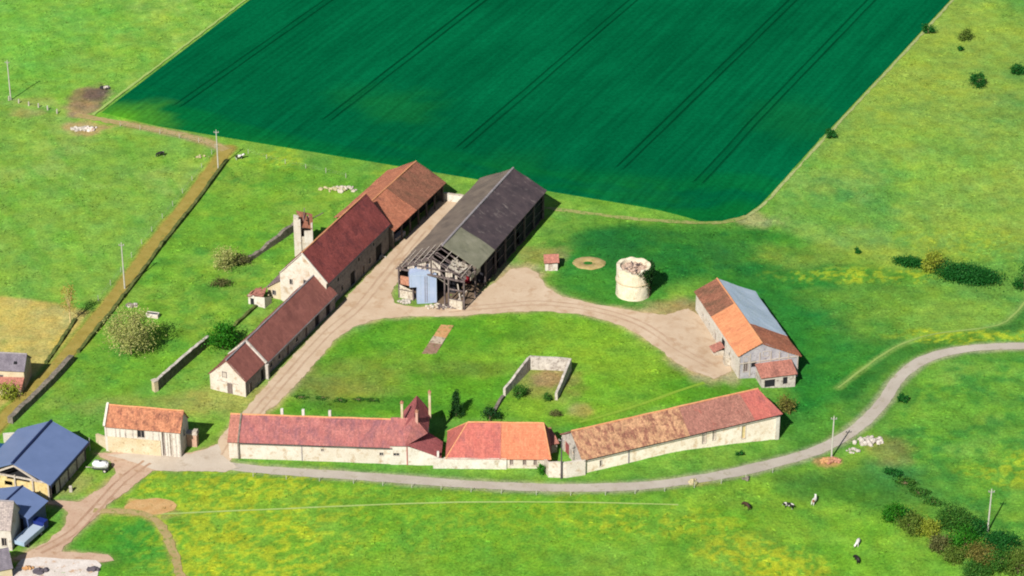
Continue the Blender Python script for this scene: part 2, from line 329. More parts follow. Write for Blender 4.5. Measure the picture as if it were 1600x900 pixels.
setc(blob(1070, 488, 6, 6, .4, 8)*.6, S(160, 140, 84)); setc(blob(655, 470, 7, 2.5, .4, 3)*.8, S(120, 150, 60)); setc(blob(250, 632, 16, 4, .5, 3)*.4, S(170, 170, 84)); setc(blob(355, 628, 9, 5, .5, 5)*.6, S(176, 166, 88))
setc(blob(850, 600, 6, 7, .4, 5)*.7, S(160, 150, 80)); setc(blob(860, 592, 3.5, 3, .4, 5)*.7, S(176, 136, 104)); setc(blob(908, 640, 2.5, 2.5, .4, 5)*.6, S(186, 160, 104)); setc(blob(1385, 700, 5, 5, .4, 5)*.5, S(160, 130, 80))
setc(blob(110, 755, 5, 4, .4, 5)*.5, S(190, 170, 110)); setc(blob(1170, 342, 6, 4, .4, 12)*.8, S(176, 170, 110)); setc(blob(1296, 721, 2.4, 1.8, .3, 5)*.8, S(200, 150, 96)); setc(blob(845, 398, 5, 4, .4, 5)*.5, S(170, 140, 90))
setc(blob(640, 320, 4, 14, .5, 5)*.3, S(180, 150, 100)); setc(blob(420, 520, 6, 12, .4, 6)*.4, S(140, 160, 60)); setc(blob(1090, 752, 3, 1.5, .4, 6)*.6, S(180, 170, 90))
# buttercups: small thick specks in drifts
sp = vnoise(X, Y, .9, 31, 7)*.6+vnoise(X, Y, 2.2, 3, 9)*.4
sp2 = vnoise(X, Y, .75, 31, 7)*.5+vnoise(X, Y, 1.6, 3, 9)*.3+vnoise(X, Y, 4.5, 8, 2)*.2
for a in ((370, 765, 16, 5, 1), (335, 752, 12, 4, .8), (372, 806, 9, 4, 1), (400, 832, 9, 4, .9), (345, 850, 7, 4, .9), (375, 880, 8, 4, 1), (1170, 862, 8, 4, 1), (1208, 880, 6, 4, 1), (370, 765, 20, 7, .5), (300, 760, 14, 6, .6), (380, 850, 16, 12, .7), (430, 820, 30, 10, .3), (370, 885, 12, 6, .8), (1180, 868, 9, 6, .9), (1215, 885, 8, 5, .8), (1010, 815, 12, 5, .6), (900, 800, 30, 8, .15), (720, 840, 40, 12, .12), (1510, 380, 14, 8, .3), (1480, 525, 10, 2.5, .9), (1540, 524, 9, 2, .9), (1370, 430, 16, 3, .7), (640, 790, 30, 6, .12), (1590, 735, 8, 6, .6), (430, 248, 6, 5, .5), (620, 270, 5, 3, .4)):
    mk = blob(*a[:4], .6, a[0]*.1); setc(mk*a[4]*.35, S(138, 182, 40)); setc(mk*a[4]*npS(.47, .62, sp2), S(186, 200, 14))
pm = 1-np.clip(np.maximum(ym, np.maximum(fm, np.maximum(rm, lm))), 0, 1)
lum = base.mean(-1, keepdims=True); base = base*(1-.10*pm[..., None])+lum*np.array([1.0, 1.0, .85])*.10*pm[..., None]; base *= 1.03
hard = np.maximum(np.maximum(ym, fm), np.maximum(rm, np.maximum(lm, tm*.7)))
relief = (fbm(X, Y, 5, 4, 50)-.5)*.5*(1-hard)*XYsel
near = np.minimum(1, np.maximum(np.maximum(soft_poly(YARD, 3, 0), soft_poly(FORE, 3, 0)), np.maximum(line_mask(ROAD, 4, 1, 0), np.maximum(line_mask(LANE, 4, 1, 0), np.maximum(line_mask(UPLANE, 3, 1, 0), line_mask(SIDE, 3, 1, 0))))))
near = np.maximum(near, np.maximum(line_mask(FOOT, 1, 1, 0), np.maximum(line_mask(FOOT2, 1, 1, 0), line_mask(RTRACK, 1, 1, 0))))
near = np.maximum(near, soft_poly(CROP, 4, 0))
Z2 = Z+relief*(1-near)*.7-.02
hn = (fbm(X, Y, 3.2, 3, 41)-.5)*pm; hn2 = (fbm(X, Y, 7, 3, 47)-.5)*pm
base *= np.stack([1+.3*hn+.3*hn2, 1+.25*hn2, 1-.4*hn-.2*hn2], -1)
base *= (.79+.42*fbm(X, Y, 2.2, 3, 60))[..., None]*(.86+.28*fbm(X*.93+Y*.37, (Y*.93-X*.37)*.35, 1.6, 3, 64))[..., None]
def grid_mesh(name, X, Y, Z, colr, mat):
    ny, nx = X.shape; me = bpy.data.meshes.new(name); me.vertices.add(nx*ny)
    me.vertices.foreach_set('co', np.stack([X, Y, Z], -1).astype(np.float32).ravel())
    i = np.arange((ny-1)*nx).reshape(ny-1, nx)[:, :-1]; q = np.stack([i, i+1, i+nx+1, i+nx], -1).reshape(-1, 4)
    me.loops.add(q.size); me.loops.foreach_set('vertex_index', q.ravel().astype(np.int32))
    me.polygons.add(len(q)); me.polygons.foreach_set('loop_start', np.arange(0, q.size, 4, dtype=np.int32))
    me.update(calc_edges=True); me.polygons.foreach_set('use_smooth', np.ones(len(q), bool))
    a = me.color_attributes.new('Col', 'FLOAT_COLOR', 'POINT')
    a.data.foreach_set('color', np.concatenate([colr, np.ones(X.shape+(1,))], -1).astype(np.float32).ravel())
    o = bpy.data.objects.new(name, me); COL.objects.link(o); me.materials.append(mat); return o
tag(grid_mesh('ground', X, Y, Z2, base, attr_mat('pasture')), kind='structure')

# ------------------------------------------------------------------ draped sheets: road, tracks, patches
def sheet(name, poly, mat, dz=.05, jit=.25, step=.6, inner=2.5):
    P = []; n = len(poly)
    for i in range(n):
        a, b = poly[i], poly[(i+1) % n]; k = max(1, int((b-a).length/step))
        nrm = Vector((b.y-a.y, a.x-b.x)).normalized()
        for j in range(k):
            p = a.lerp(b, j/k); q = noise.noise((p.x*.5, p.y*.5, 3.3))+.6*noise.noise((p.x*1.7, p.y*1.7, 9))
            P.append(p+nrm*q*jit)
    x0 = min(p.x for p in P); x1 = max(p.x for p in P); y0 = min(p.y for p in P); y1 = max(p.y for p in P)
    gx, gy = np.meshgrid(np.arange(x0, x1, inner), np.arange(y0, y1, inner)); gx = gx.ravel(); gy = gy.ravel()
    ins = inside(gx, gy, P) & (seg_dist(gx, gy, P, True) > .6)
    pts = list(P)+[Vector((a, b)) for a, b in zip(gx[ins], gy[ins])]; nb = len(P)
    r = geometry.delaunay_2d_cdt(pts, [(i, (i+1) % nb) for i in range(nb)], [], 1, 1e-4)
    bm = bmesh.new(); vs = [bm.verts.new((p.x, p.y, H(p.x, p.y)+dz)) for p in r[0]]
    for f in r[2]:
        try: bm.faces.new([vs[i] for i in f])
        except ValueError: pass
    bmesh.ops.recalc_face_normals(bm, faces=bm.faces)
    for f in bm.faces:
        if f.normal.z < 0: f.normal_flip()
    return tag(obj(name, bm, mat, None, True), kind='structure')
def strip(name, line, w, mat, dz=.05, jit=.2, nx=4, wv=.0):
    bm = bmesh.new(); rows = []
    for i, p in enumerate(line):
        d = (line[min(i+1, len(line)-1)]-line[max(0, i-1)]).normalized(); n = Vector((d.y, -d.x)); row = []
        for j in range(nx+1):
            t = j/nx*2-1; ww = w/2*(1+wv*noise.noise((p.x*.1, p.y*.1, 1)))
            e = jit*noise.noise((p.x*.7+j*9, p.y*.7, 5)) if abs(t) > .9 else 0
            q = p+n*(t*(ww+e)); row.append(bm.verts.new((q.x, q.y, H(q.x, q.y)+dz)))
        rows.append(row)
    for a, b in zip(rows, rows[1:]):
        for j in range(nx): bm.faces.new((a[j], a[j+1], b[j+1], b[j]))
    for f in bm.faces:
        f.normal_update()
        if f.normal.z < 0: f.normal_flip()
    return tag(obj(name, bm, mat, None, True), kind='structure')
M['gravel'] = rough_mat('pinkish_gravel', S(212, 184, 154), S(228, 204, 176), .2, S(196, 162, 128), .35, .52, .72, fine=.08)
M['earth'] = rough_mat('trodden_earth', S(204, 168, 142), S(224, 196, 170), .3, S(184, 146, 114), .6, .52, .7, fine=.14)
M['asphalt'] = rough_mat('worn_asphalt', S(188, 176, 162), S(208, 198, 184), .12, S(176, 166, 140), .6, .55, .7, fine=.08)
M['junction'] = rough_mat('pale_chalky_gravel', S(206, 188, 168), S(226, 212, 194), .2, S(186, 166, 142), .4, .54, .72, fine=.08)
M['olive'] = rough_mat('dry_grass_lane', S(158, 140, 62), S(182, 162, 84), .5, S(130, 136, 56), 1.0, .55, .7, fine=.2)
M['tanearth'] = rough_mat('pale_earth', S(176, 154, 100), S(200, 176, 128), .5, S(140, 150, 70), 1.0, .5, .66, fine=.2)
sheet('farmyard', YARD, M['gravel'], .05, .45); sheet('forecourt', FORE, M['earth'], .058, .45)
sheet('road_junction', flat(GP([(166, 711), (230, 707), (300, 710), (340, 694), (352, 716), (372, 731), (352, 738), (300, 736.5), (246, 736), (214, 724)])), M['junction'], .064, .3)
sheet('sand_patch', [Vector((G(235, 792).x+4.7*math.cos(t*.2), G(235, 792).y+2.7*math.sin(t*.2))) for t in range(31)], rough_mat('sandy_earth', S(206, 160, 102), S(224, 184, 130), .6, S(180, 150, 90), 1.2, .56, .7), .06, .35)
strip('road', ROAD, 2.6, M['asphalt'], .045, .22, 4, .12)
strip('grass_lane', LANE, 2.9, M['olive'], .05, .35); strip('field_track', UPLANE, 2.2, M['tanearth'], .057, .5)
strip('side_track', SIDE, 1.5, M['tanearth'], .065, .5)
strip('footpath', FOOT, .42, rough_mat('trodden_grass', S(168, 196, 104), S(186, 206, 126), 1.0), .05, .1, 2)
strip('trodden_path', FOOT2, .7, rough_mat('trodden_grass_yellow', S(134, 176, 50), S(150, 184, 62), 1.0), .05, .2, 2)
# wheel ruts worn into the farmyard and the forecourt
M['rut'] = rough_mat('wheel_rut', S(196, 164, 136), S(212, 184, 156), .4, fine=.06)
M['rut2'] = rough_mat('earth_rut', S(180, 142, 116), S(204, 170, 142), .4, fine=.06)
for k, l in enumerate(([(352, 712), (392, 655), (452, 585), (512, 520), (560, 480), (600, 432), (660, 360)], [(700, 485), (780, 478), (850, 474), (930, 484), (1000, 506), (1060, 545), (1110, 572)], [(230, 722), (190, 752), (150, 795), (110, 835), (60, 862)])):
    L0 = spline(flat(GP(l)), 1.5)
    for s in (-.8, .8):
        off = [p+Vector((((L0[min(i+1, len(L0)-1)]-L0[max(0, i-1)]).normalized()).y, -((L0[min(i+1, len(L0)-1)]-L0[max(0, i-1)]).normalized()).x))*s for i, p in enumerate(L0)]
        strip('wheel_rut', off, (.42, .42, .5)[k], M['rut2' if k == 2 else 'rut'], .078, .2, 2, .5)

# ------------------------------------------------------------------ crop: standing green corn half a metre high with tractor tramlines
A0 = Vector(un(280, 165)); A1 = Vector(un(515, 0)); TD = (A1-A0).normalized(); SD = Vector((TD.y, -TD.x))
tram = []
for a, b in (((280, 165), (515, 0)), ((510, 190), (755, 0)), ((718, 235), (990, 0)), ((960, 262), (1250, 0)), ((1092, 282), (1362, 0))):
    p, q = Vector(un(*a)), Vector(un(*b)); tram.append(((p.dot(SD)+q.dot(SD))/2, p.dot(TD)))
smin = min(p.dot(SD) for p in CROP); smax = max(p.dot(SD) for p in CROP); tmin = min(p.dot(TD) for p in CROP); tmax = max(p.dot(TD) for p in CROP)
ss = set(np.round(np.arange(smin-1, smax+1, 1.4), 2))
for s, t in tram:
    for w in (-.95, .95):
        ss = {v for v in ss if abs(v-(s+w)) > .7}; ss |= {s+w+e for e in (-.32, -.16, .16, .32)}
ss = sorted(ss); ts = set(np.round(np.arange(tmin-1, tmax+1, 2.2), 2))
ts = sorted(ts)
front = CROP[:15]
SS, TT = np.meshgrid(ss, ts); CX = SS*SD.x+TT*TD.x; CYy = SS*SD.y+TT*TD.y
fd = seg_dist(CX, CYy, front)
cz = .22+.12*(fbm(CX, CYy, 5, 3, 70)-.5)+.16*(fbm(SS*.5, TT*.12, 1.2, 2, 77)-.5)
cz = cz*npS(0, 4, np.where(inside(CX, CYy, CROP), seg_dist(CX, CYy, CROP, True), 0))+.03
cc = np.zeros(CX.shape+(3,)); cc[:] = S(3, 99, 60)
def cset(m, c): 
    m = np.clip(m, 0, 1)[..., None]; cc[:] = cc*(1-m)+np.array(c)*m
cn = fbm(CX, CYy, 22, 4, 80); cset(npS(.45, .7, cn)*.7, S(4, 108, 66)); cset(npS(.5, .75, fbm(SS, TT*.12, 4, 3, 85))*.45, S(2, 89, 54))
cset((1-npS(14, 24, fd))*.6*npS(.4, .62, fbm(fd, CX*.06, 2.6, 2, 90)), S(10, 112, 52)); cset((1-npS(2, 7, fd))*.5, S(16, 112, 44))
for (px, py, r, a) in ((630, 172, 11, .5), (560, 150, 8, .3), (215, 188, 9, .5), (178, 185, 7, .8), (420, 238, 8, .3), (800, 260, 9, .25), (980, 315, 14, .35), (1240, 190, 12, .3)):
    c = G(px, py); cset((1-npS(.3, 1.2, np.hypot((CX-c.x)/r, (CYy-c.y)/r*.9)+(fbm(CX, CYy, 4, 3, px)-.5)))*a*(.5 if px > 220 else 1), S(34, 128, 44) if px > 220 else S(96, 168, 40))
for s, t in tram:
    for w in (-.95, .95):
        k = (np.abs(SS-(s+w)) < .18) & (TT > t); cz = np.where(k, .02, cz); cset(k*.7, S(4, 70, 42))
cz = cz-3.2*npS(28, 60, CX)*(1-npS(25, 85, CYy))
bm = bmesh.new(); cl = bm.verts.layers.float_color.new('Col'); vg = [[bm.verts.new((CX[j, i], CYy[j, i], cz[j, i])) for i in range(len(ss))] for j in range(len(ts))]
for j in range(len(ts)):
    for i in range(len(ss)): vg[j][i][cl] = (*cc[j, i], 1)
for j in range(len(ts)-1):
    for i in range(len(ss)-1): bm.faces.new((vg[j][i], vg[j][i+1], vg[j+1][i+1], vg[j+1][i]))
nC = len(CROP)
ctr = Vector((sum(p.x for p in CROP)/nC, sum(p.y for p in CROP)/nC))
for i in range(nC):
    a, b = CROP[i], CROP[(i+1) % nC]; n = Vector((b.y-a.y, a.x-b.x, 0)).normalized()
    if n.dot(Vector((ctr.x-a.x, ctr.y-a.y, 0))) > 0: n = -n
    bmesh.ops.bisect_plane(bm, geom=bm.verts[:]+bm.edges[:]+bm.faces[:], plane_co=(a.x, a.y, 0), plane_no=n, clear_outer=True)
be = [e for e in bm.edges if e.is_boundary]
ex = bmesh.ops.extrude_edge_only(bm, edges=be)
for v in [g for g in ex['geom'] if isinstance(g, bmesh.types.BMVert)]: v.co.z = H(v.co.x, v.co.y)-.15
for f in bm.faces:
    if f.normal.z < 0: f.normal_flip()
mc, t, b = nodes('green_corn', 1.0, 0.0)
a = N(t, 'ShaderNodeAttribute', attribute_name='Col')
n1 = tex(t, 1.2, 4, .7); 
tcn = N(t, 'ShaderNodeTexCoord'); mp = N(t, 'ShaderNodeMapping', vector_type='TEXTURE'); mp.inputs['Rotation'].default_value = (0, 0, math.atan2(TD.y, TD.x)); mp.inputs['Scale'].default_value = (30, 1, 1)
nn = N(t, 'ShaderNodeTexNoise'); nn.inputs['Scale'].default_value = .9; nn.inputs['Detail'].default_value = 4
t.links.new(tcn.outputs['Object'], mp.inputs[0]); t.links.new(mp.outputs[0], nn.inputs['Vector'])
c = mix(t, a.outputs['Color'], ramp(t, n1, (.3, g3(.8)), (.7, g3(1.2))), 1, 'MULTIPLY')
c = mix(t, c, ramp(t, nn.outputs['Fac'], (.3, g3(.82)), (.7, g3(1.16))), 1, 'MULTIPLY')
t.links.new(c, b.inputs['Base Color']); bump(t, b, n1, .4, .2)
tag(obj('crop_field', bm, mc), 'dark green field of young corn with parallel tractor tramlines behind the barns', 'crop field', kind='stuff')
strip('field_margin', [p+Vector((0, -.7)) for p in spline(CROP[7:15], 2)], 1.3, rough_mat('front_margin', S(150, 160, 84), S(184, 176, 116), .35, S(110, 150, 60), 1.2, .48, .62), .06, .5, 2)
# thin pale margin along the right and left side of the crop
strip('field_margin', [p+Vector((.6, -.1)) for p in spline([CROP[i] for i in (14, 15, 16, 17, 18, 19)], 2)], .7, rough_mat('dry_margin', S(160, 170, 104), S(184, 190, 130), 1, S(120, 150, 70), 1.5), .06, .4, 2)
strip('field_margin', [p+Vector((-.8, .2)) for p in [CROP[0].lerp(CROP[21], i/80) for i in range(80)]+[CROP[21].lerp(CROP[20], i/60) for i in range(60)]], .7, rough_mat('pale_margin', S(160, 190, 100), S(176, 200, 110), 1), .16, .4, 2)

# ------------------------------------------------------------------ building kit
def facade(bm, p0, d, L, h0, h1, holes, depth=.28, zb=-1.2, gable=None):
    # a wall in the vertical plane through p0 along d with real openings and their reveals; outside lies right of d
    d = Vector((d[0], d[1], 0)); n = Vector((d.y, -d.x, 0)); p0 = Vector((p0[0], p0[1], 0))
    P = lambda s, z, q=0: p0+d*s+n*(-q)+Vector((0, 0, z))
    hm = min(h0, h1)
    sx = sorted({0, L} | {v for h in holes for v in h[:2]}); sz = sorted({zb, hm} | {v for h in holes for v in h[2:4] if v < hm})
    cache = {}
    def V(s, z, q=0):
        k = (round(s, 4), round(z, 4), round(q, 4))
        if k not in cache: cache[k] = bm.verts.new(P(s, z, q))
        return cache[k]
    for a, b in zip(sx, sx[1:]):
        for c, e in zip(sz, sz[1:]):
            ms, mz = (a+b)/2, (c+e)/2
            if any(h[0] < ms < h[1] and h[2] < mz < h[3] for h in holes): continue
            bm.faces.new((V(a, c), V(b, c), V(b, e), V(a, e)))
    for h in holes:
        a, b, c, e = h[:4]; e = min(e, hm)
        for (s0, z0), (s1, z1) in (((a, c), (b, c)), ((b, c), (b, e)), ((b, e), (a, e)), ((a, e), (a, c))):
            bm.faces.new((V(s1, z1), V(s0, z0), V(s0, z0, depth), V(s1, z1, depth)))
    if gable:
        top = [V(s, hm) for s in reversed(sx)]
        pts = []
        if h0 > hm: pts.append(V(0, h0))
        pts.append(V(gable[0], gable[1]))
        if h1 > hm: pts.append(V(L, h1))
        try: bm.faces.new(top+pts)
        except ValueError: pass
    elif h0 != h1:
        bm.faces.new([V(s, hm) for s in reversed(sx)]+[V(0, h0) if h0 > hm else V(L, h1)])
def openings(T, p0, d, holes, depth=.28):
    d = Vector((d[0], d[1], 0)); n = Vector((d.y, -d.x, 0)); p0 = Vector((p0[0], p0[1], 0))
    MM = Matrix(((d.x, -n.x, 0, p0.x), (d.y, -n.y, 0, p0.y), (0, 0, 1, 0), (0, 0, 0, 1)))
    for h in holes:
        a, b, c, e, kind, mat = h[:6]
        if kind == 'opening': bm = boxm(a+.002, b-.002, depth-.03, depth+.02, c+.002, e-.002, MM); obj('opening', bm, mat, T); continue
        w = obj(kind, boxm(a+.002, b-.002, depth-.1, depth-.02, c+.002, e-.002, MM), mat, T)
        f = bmesh.new(); t = .09
        for q in ((a-t, a+.02, c-t, e+t), (b-.02, b+t, c-t, e+t), (a+.02, b-.02, e-.02, e+t), (a+.02, b-.02, c-t, c+.02)):
            box(f, q[0], q[1], -.05, .03, q[2], q[3], MM)
        if kind == 'window': box(f, (a+b)/2-.03, (a+b)/2+.03, depth-.14, depth-.105, c, e, MM)
        obj('frame', f, M['paletimber'], w)
def patch(T, name, mat, q00, q10, q11, q01, thick=.16, amp=.1, st=.8, label=None, lift=.06, notch=None):
    # a roof slope between two eave points (q00, q10) and two ridge points (q11, q01), gently sagging, with real thickness
    q = [Vector(v) for v in (q00, q10, q11, q01)]
    Lu = max((q[1]-q[0]).length, (q[2]-q[3]).length); Ls = max((q[3]-q[0]).length, (q[2]-q[1]).length)
    nu, ns = max(2, int(Lu/st)), max(2, int(Ls/st)); up = (q[1]-q[0]).cross(q[3]-q[0])
    if up.length < 1e-6: up = (q[1]-q[0]).cross(q[2]-q[0])
    up.normalize(); up = -up if up.z < 0 else up
    ed = (q[1]-q[0]).normalized(); sd = (up.cross(ed)).normalized()
    wz = (T.matrix_basis @ q[0]); seed = wz.x*.13+wz.y*.07
    bm = bmesh.new(); uvl = bm.loops.layers.uv.new('UVMap'); top = []; bot = []; uv = {}
    for j in range(ns+1):
        r1 = []; r2 = []
        for i in range(nu+1):
            a, b = i/nu, j/ns; p = (q[0]*(1-a)+q[1]*a)*(1-b)+(q[3]*(1-a)+q[2]*a)*b
            s = noise.noise((p.x*.22+seed, p.y*.22, p.z*.3))*amp*1.6+noise.noise((p.x*.9+seed, p.y*.9, p.z))*amp*.45
            v = bm.verts.new(p+up*(lift+s)); w = bm.verts.new(p+up*(lift+s-thick)); r1.append(v); r2.append(w)
            uv[v] = uv[w] = ((p-q[0]).dot(ed), (p-q[0]).dot(sd))
        top.append(r1); bot.append(r2)
    for j in range(ns):
        for i in range(nu):
            if notch and notch(i/nu, j/ns): continue
            bm.faces.new((top[j][i], top[j][i+1], top[j+1][i+1], top[j+1][i])); bm.faces.new((bot[j][i], bot[j+1][i], bot[j+1][i+1], bot[j][i+1]))
    for e in [e for e in bm.edges if e.is_boundary and e.verts[0] in uv]:
        pass
    rim = [(top[0], bot[0]), (top[-1], bot[-1]), ([r[0] for r in top], [r[0] for r in bot]), ([r[-1] for r in top], [r[-1] for r in bot])]
    if not notch:
        for A, B in rim:
            for i in range(len(A)-1): bm.faces.new((A[i], A[i+1], B[i+1], B[i]))
    bmesh.ops.remove_doubles(bm, verts=bm.verts, dist=.002)
    bmesh.ops.dissolve_degenerate(bm, edges=bm.edges, dist=.001)
    for f in bm.faces:
        for l in f.loops:
            l[uvl].uv = ((l.vert.co-q[0]).dot(ed), (l.vert.co-q[0]).dot(sd))
    bmesh.ops.recalc_face_normals(bm, faces=bm.faces)
    o = obj(name, bm, mat, T, False)
    if label: o['label'] = label
    return o
def ridge_cap(T, a, b, mat, r=.17):
    bm = bmesh.new(); a = Vector(a); b = Vector(b); n = max(1, int((b-a).length/.8)); up = Vector((0, 0, .05))
    for i in range(n):
        p = a.lerp(b, i/n)+up; q = a.lerp(b, (i+1)/n)+up
        dz = Vector((0, 0, noise.noise(p*.3)*.06)); bar(bm, p+dz, q+dz, r, r*.9, 7)
    return obj('ridge_cap', bm, mat, T)
def gutter(T, a, b, r=.09):
    bm = bmesh.new(); bar(bm, a, b, r, r, 6); return obj('gutter', bm, M['iron'], T)
def slope_pts(u0, u1, ve, ze, vr, zr, over):
    k = over/math.hypot(vr-ve, zr-ze); e = (ve-(vr-ve)*k, ze-(zr-ze)*k)
    return (u0, e[0], e[1]), (u1, e[0], e[1]), (u1, vr, zr), (u0, vr, zr)
def gabled(label, cat, name, x, y, th, L, W, h0, h1, hr, wall, ro=.5, f=(), r=(), b=(), l=(), z=None, depth=.28, zb=-1.2, gables=(1, 1), group=None):
    T = thing(name, label, cat, (x, y, H(x, y) if z is None else z), R(th), group)
    bm = bmesh.new()
    facade(bm, (0, 0), (1, 0), L, h0, h0, f, depth, zb)
    facade(bm, (L, 0), (0, 1), W, h0, h1, r, depth, zb, (W*ro, hr) if gables[1] else None)
    facade(bm, (L, W), (-1, 0), L, h1, h1, b, depth, zb)
    facade(bm, (0, W), (0, -1), W, h1, h0, l, depth, zb, (W*(1-ro), hr) if gables[0] else None)
    bmesh.ops.remove_doubles(bm, verts=bm.verts, dist=.001)
    obj('wall', bm, wall, T)
    openings(T, (0, 0), (1, 0), f, depth); openings(T, (L, 0), (0, 1), r, depth); openings(T, (L, W), (-1, 0), b, depth); openings(T, (0, W), (0, -1), l, depth)
    return T
DK = M['dark']; GL = M['glass']
M['door'] = rough_mat('weathered_door', S(120, 104, 98), S(150, 132, 124), 1.5, stretch=(1, 1, .3))
M['reddoor'] = rough_mat('faded_red_door', S(150, 78, 78), S(176, 98, 96), 1.5, stretch=(1, 1, .3))

# roofs
T_orange = tile_mat('orange_tiles', S(196, 120, 90), S(216, 142, 108), S(164, 104, 84), (.5, .7))
T_brownpatch = tile_mat('brown_tiles', S(150, 96, 76), S(176, 118, 92), S(126, 92, 70), (.46, .64))
T_dred = tile_mat('dark_red_tiles', S(146, 70, 66), S(172, 88, 82), S(118, 60, 62), (.46, .66))
T_brown = tile_mat('red_brown_tiles', S(152, 92, 82), S(172, 108, 96), S(136, 82, 76), (.5, .7), spread=.15)
T_pink = tile_mat('pink_red_tiles', S(176, 102, 100), S(204, 132, 124), S(154, 100, 106), (.46, .62), .5, spread=.22)
T_red = tile_mat('bright_red_tiles', S(198, 104, 96), S(218, 128, 112), S(172, 100, 98), (.48, .64), spread=.2)
T_dpink = tile_mat('plum_red_tiles', S(172, 92, 94), S(194, 110, 108), S(150, 84, 90), (.5, .68), spread=.2)
T_vorange = tile_mat('bright_orange_tiles', S(216, 128, 92), S(234, 150, 112), S(192, 112, 92), (.54, .7), spread=.2)
T_tan = tile_mat('mottled_tan_tiles', S(200, 152, 114), S(220, 172, 132), S(156, 104, 86), (.46, .58), .9)
T_mred = tile_mat('mottled_red_tiles', S(164, 110, 98), S(188, 132, 116), S(204, 100, 86), (.56, .7), .3)
T_hut = tile_mat('hut_tiles', S(186, 120, 104), S(206, 140, 122), S(150, 100, 88), (.5, .7))
T_salmon = tile_mat('salmon_orange_tiles', S(232, 150, 104), S(248, 170, 120), S(214, 130, 96), (.56, .72), spread=.15)
T_house = tile_mat('orange_brown_tiles', S(192, 122, 90), S(216, 150, 112), S(140, 88, 72), (.48, .64), .9)
R_black = metal_mat('black_sheeting', S(58, 48, 54), S(96, 80, 82), S(150, 136, 130), 1.1, .75)
R_olive = metal_mat('olive_grey_sheeting', S(120, 120, 96), S(156, 152, 130), S(98, 98, 86), 1.1, .75)
R_greyl = metal_mat('grey_brown_sheeting', S(106, 92, 82), S(142, 126, 110), S(88, 78, 74), 1.1, .75)
R_blue = metal_mat('slate_blue_sheeting', S(112, 132, 176), S(124, 144, 190), None, 1.0, .4)
R_pblue = metal_mat('pale_blue_sheeting', S(196, 214, 236), S(214, 228, 244), S(218, 226, 236), 1.0, .4)
M['silo'] = metal_mat('sky_blue_sheet_metal', S(172, 190, 224), S(196, 208, 234), S(186, 196, 214), .7, .5)
M['caporange'] = rough_mat('ridge_tiles_orange', S(224, 150, 104), S(240, 176, 128), 1)
M['capred'] = rough_mat('ridge_tiles_red', S(176, 100, 94), S(206, 130, 116), 1)
M['capgrey'] = rough_mat('ridge_grey', S(150, 142, 146), S(176, 168, 170), 1)
M['capblue'] = plain('ridge_dark_blue', S(34, 48, 92), .5)

# ---------- row of old barns on the left of the farmyard
T = thing('open_shed', 'orange-tiled open-fronted barn with a brown patch on its roof, nearest the dark green field', 'barn', (-25.30, 17.51, 0), R(65.7))
L, W, h, hr = 24.72, 13.51, 5.0, 8.41
bm = bmesh.new(); facade(bm, (L, 0), (0, 1), W, h, h, [], .28, -1, (W/2, hr)); facade(bm, (L, W), (-1, 0), L, h, h, [], .28, -1); facade(bm, (0, W), (0, -1), W, h, h, [], .28, -1, (W/2, hr))
obj('wall', bm, M['darkstone'], T)
M['shedback'] = rough_mat('shade_dark_boards', (.014, .013, .016), (.03, .027, .03), .8)  # near-black colour stands in for the shade inside open barns
bm = bmesh.new(); facade(bm, (0, 2.2), (1, 0), L, 5.6, 5.6, [], .28, -1); obj('shade_backing', bm, M['shedback'], T)  # dark sheet added to blacken the open front
for i in range(7):
    u = .2+i*(L-.4)/6; bm = bmesh.new(); beam(bm, (u, .15, -1), (u, .15, h-.1), .3, .3); beam(bm, (u, .15, h-1.3), (u+(1.1 if i < 6 else -1.1), .15, h-.15), .18, .18); obj('post', bm, M['timber'], T)
bm = bmesh.new(); beam(bm, (0, .15, h-.45), (L, .15, h-.45), .22, .25); obj('eave_beam', bm, M['timber'], T)
a, b2, c, d = slope_pts(-.6, L+.3, 0, h, W/2, hr, .7)
lo = lambda t, p, q: tuple(p[i]+(q[i]-p[i])*t for i in range(3))
patch(T, 'roof', T_orange, a, lo(.42, a, b2), lo(.42, d, c), d, label='plain orange half of the tiled roof')
patch(T, 'roof', T_brownpatch, lo(.42, lo(.0, a, b2), b2), b2, c, lo(.42, d, c), label='brown weathered half of the tiled roof')
a, b2, c, d = slope_pts(-.6, L+.3, W, h, W/2, hr, .5); patch(T, 'roof', T_orange, a, b2, c, d)
ridge_cap(T, (-.4, W/2, hr+.06), (L+.3, W/2, hr+.06), M['caporange'])

F = [(2.0, 3.6, 0, 2.6, 'door', M['door']), (6, 7.1, 1.2, 2.5, 'window', GL), (10.5, 12.8, 0, 3.2, 'opening', DK), (16, 17.2, 0, 2.3, 'door', M['door']), (19, 20.2, 1.3, 2.6, 'window', GL), (22.5, 25.5, 0, 3.6, 'opening', DK), (4.4, 5.4, 4.2, 5.2, 'window', GL), (14, 15, 4.2, 5.2, 'window', GL), (21, 22, 4.4, 5.3, 'window', GL)]
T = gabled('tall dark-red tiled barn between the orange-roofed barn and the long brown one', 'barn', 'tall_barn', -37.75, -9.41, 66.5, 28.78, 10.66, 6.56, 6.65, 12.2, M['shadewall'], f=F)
GQ = [(2.2, 2.9, 4.3, 5.6, 'window', GL), (5.4, 6.1, 4.6, 6.1, 'window', GL)]
bm = bmesh.new(); facade(bm, (-.32, 10.66), (0, -1), 10.66, 6.65, 6.56, GQ, .28, -1.2, (5.33, 12.0)); obj('gable_wall', bm, M['plaster'], T); openings(T, (-.32, 10.66), (0, -1), GQ)
L, W = 28.78, 10.66
a, b2, c, d = slope_pts(-.5, L+.3, 0, 6.56, W/2, 12.2, .5); patch(T, 'roof', T_dred, a, b2, c, d)
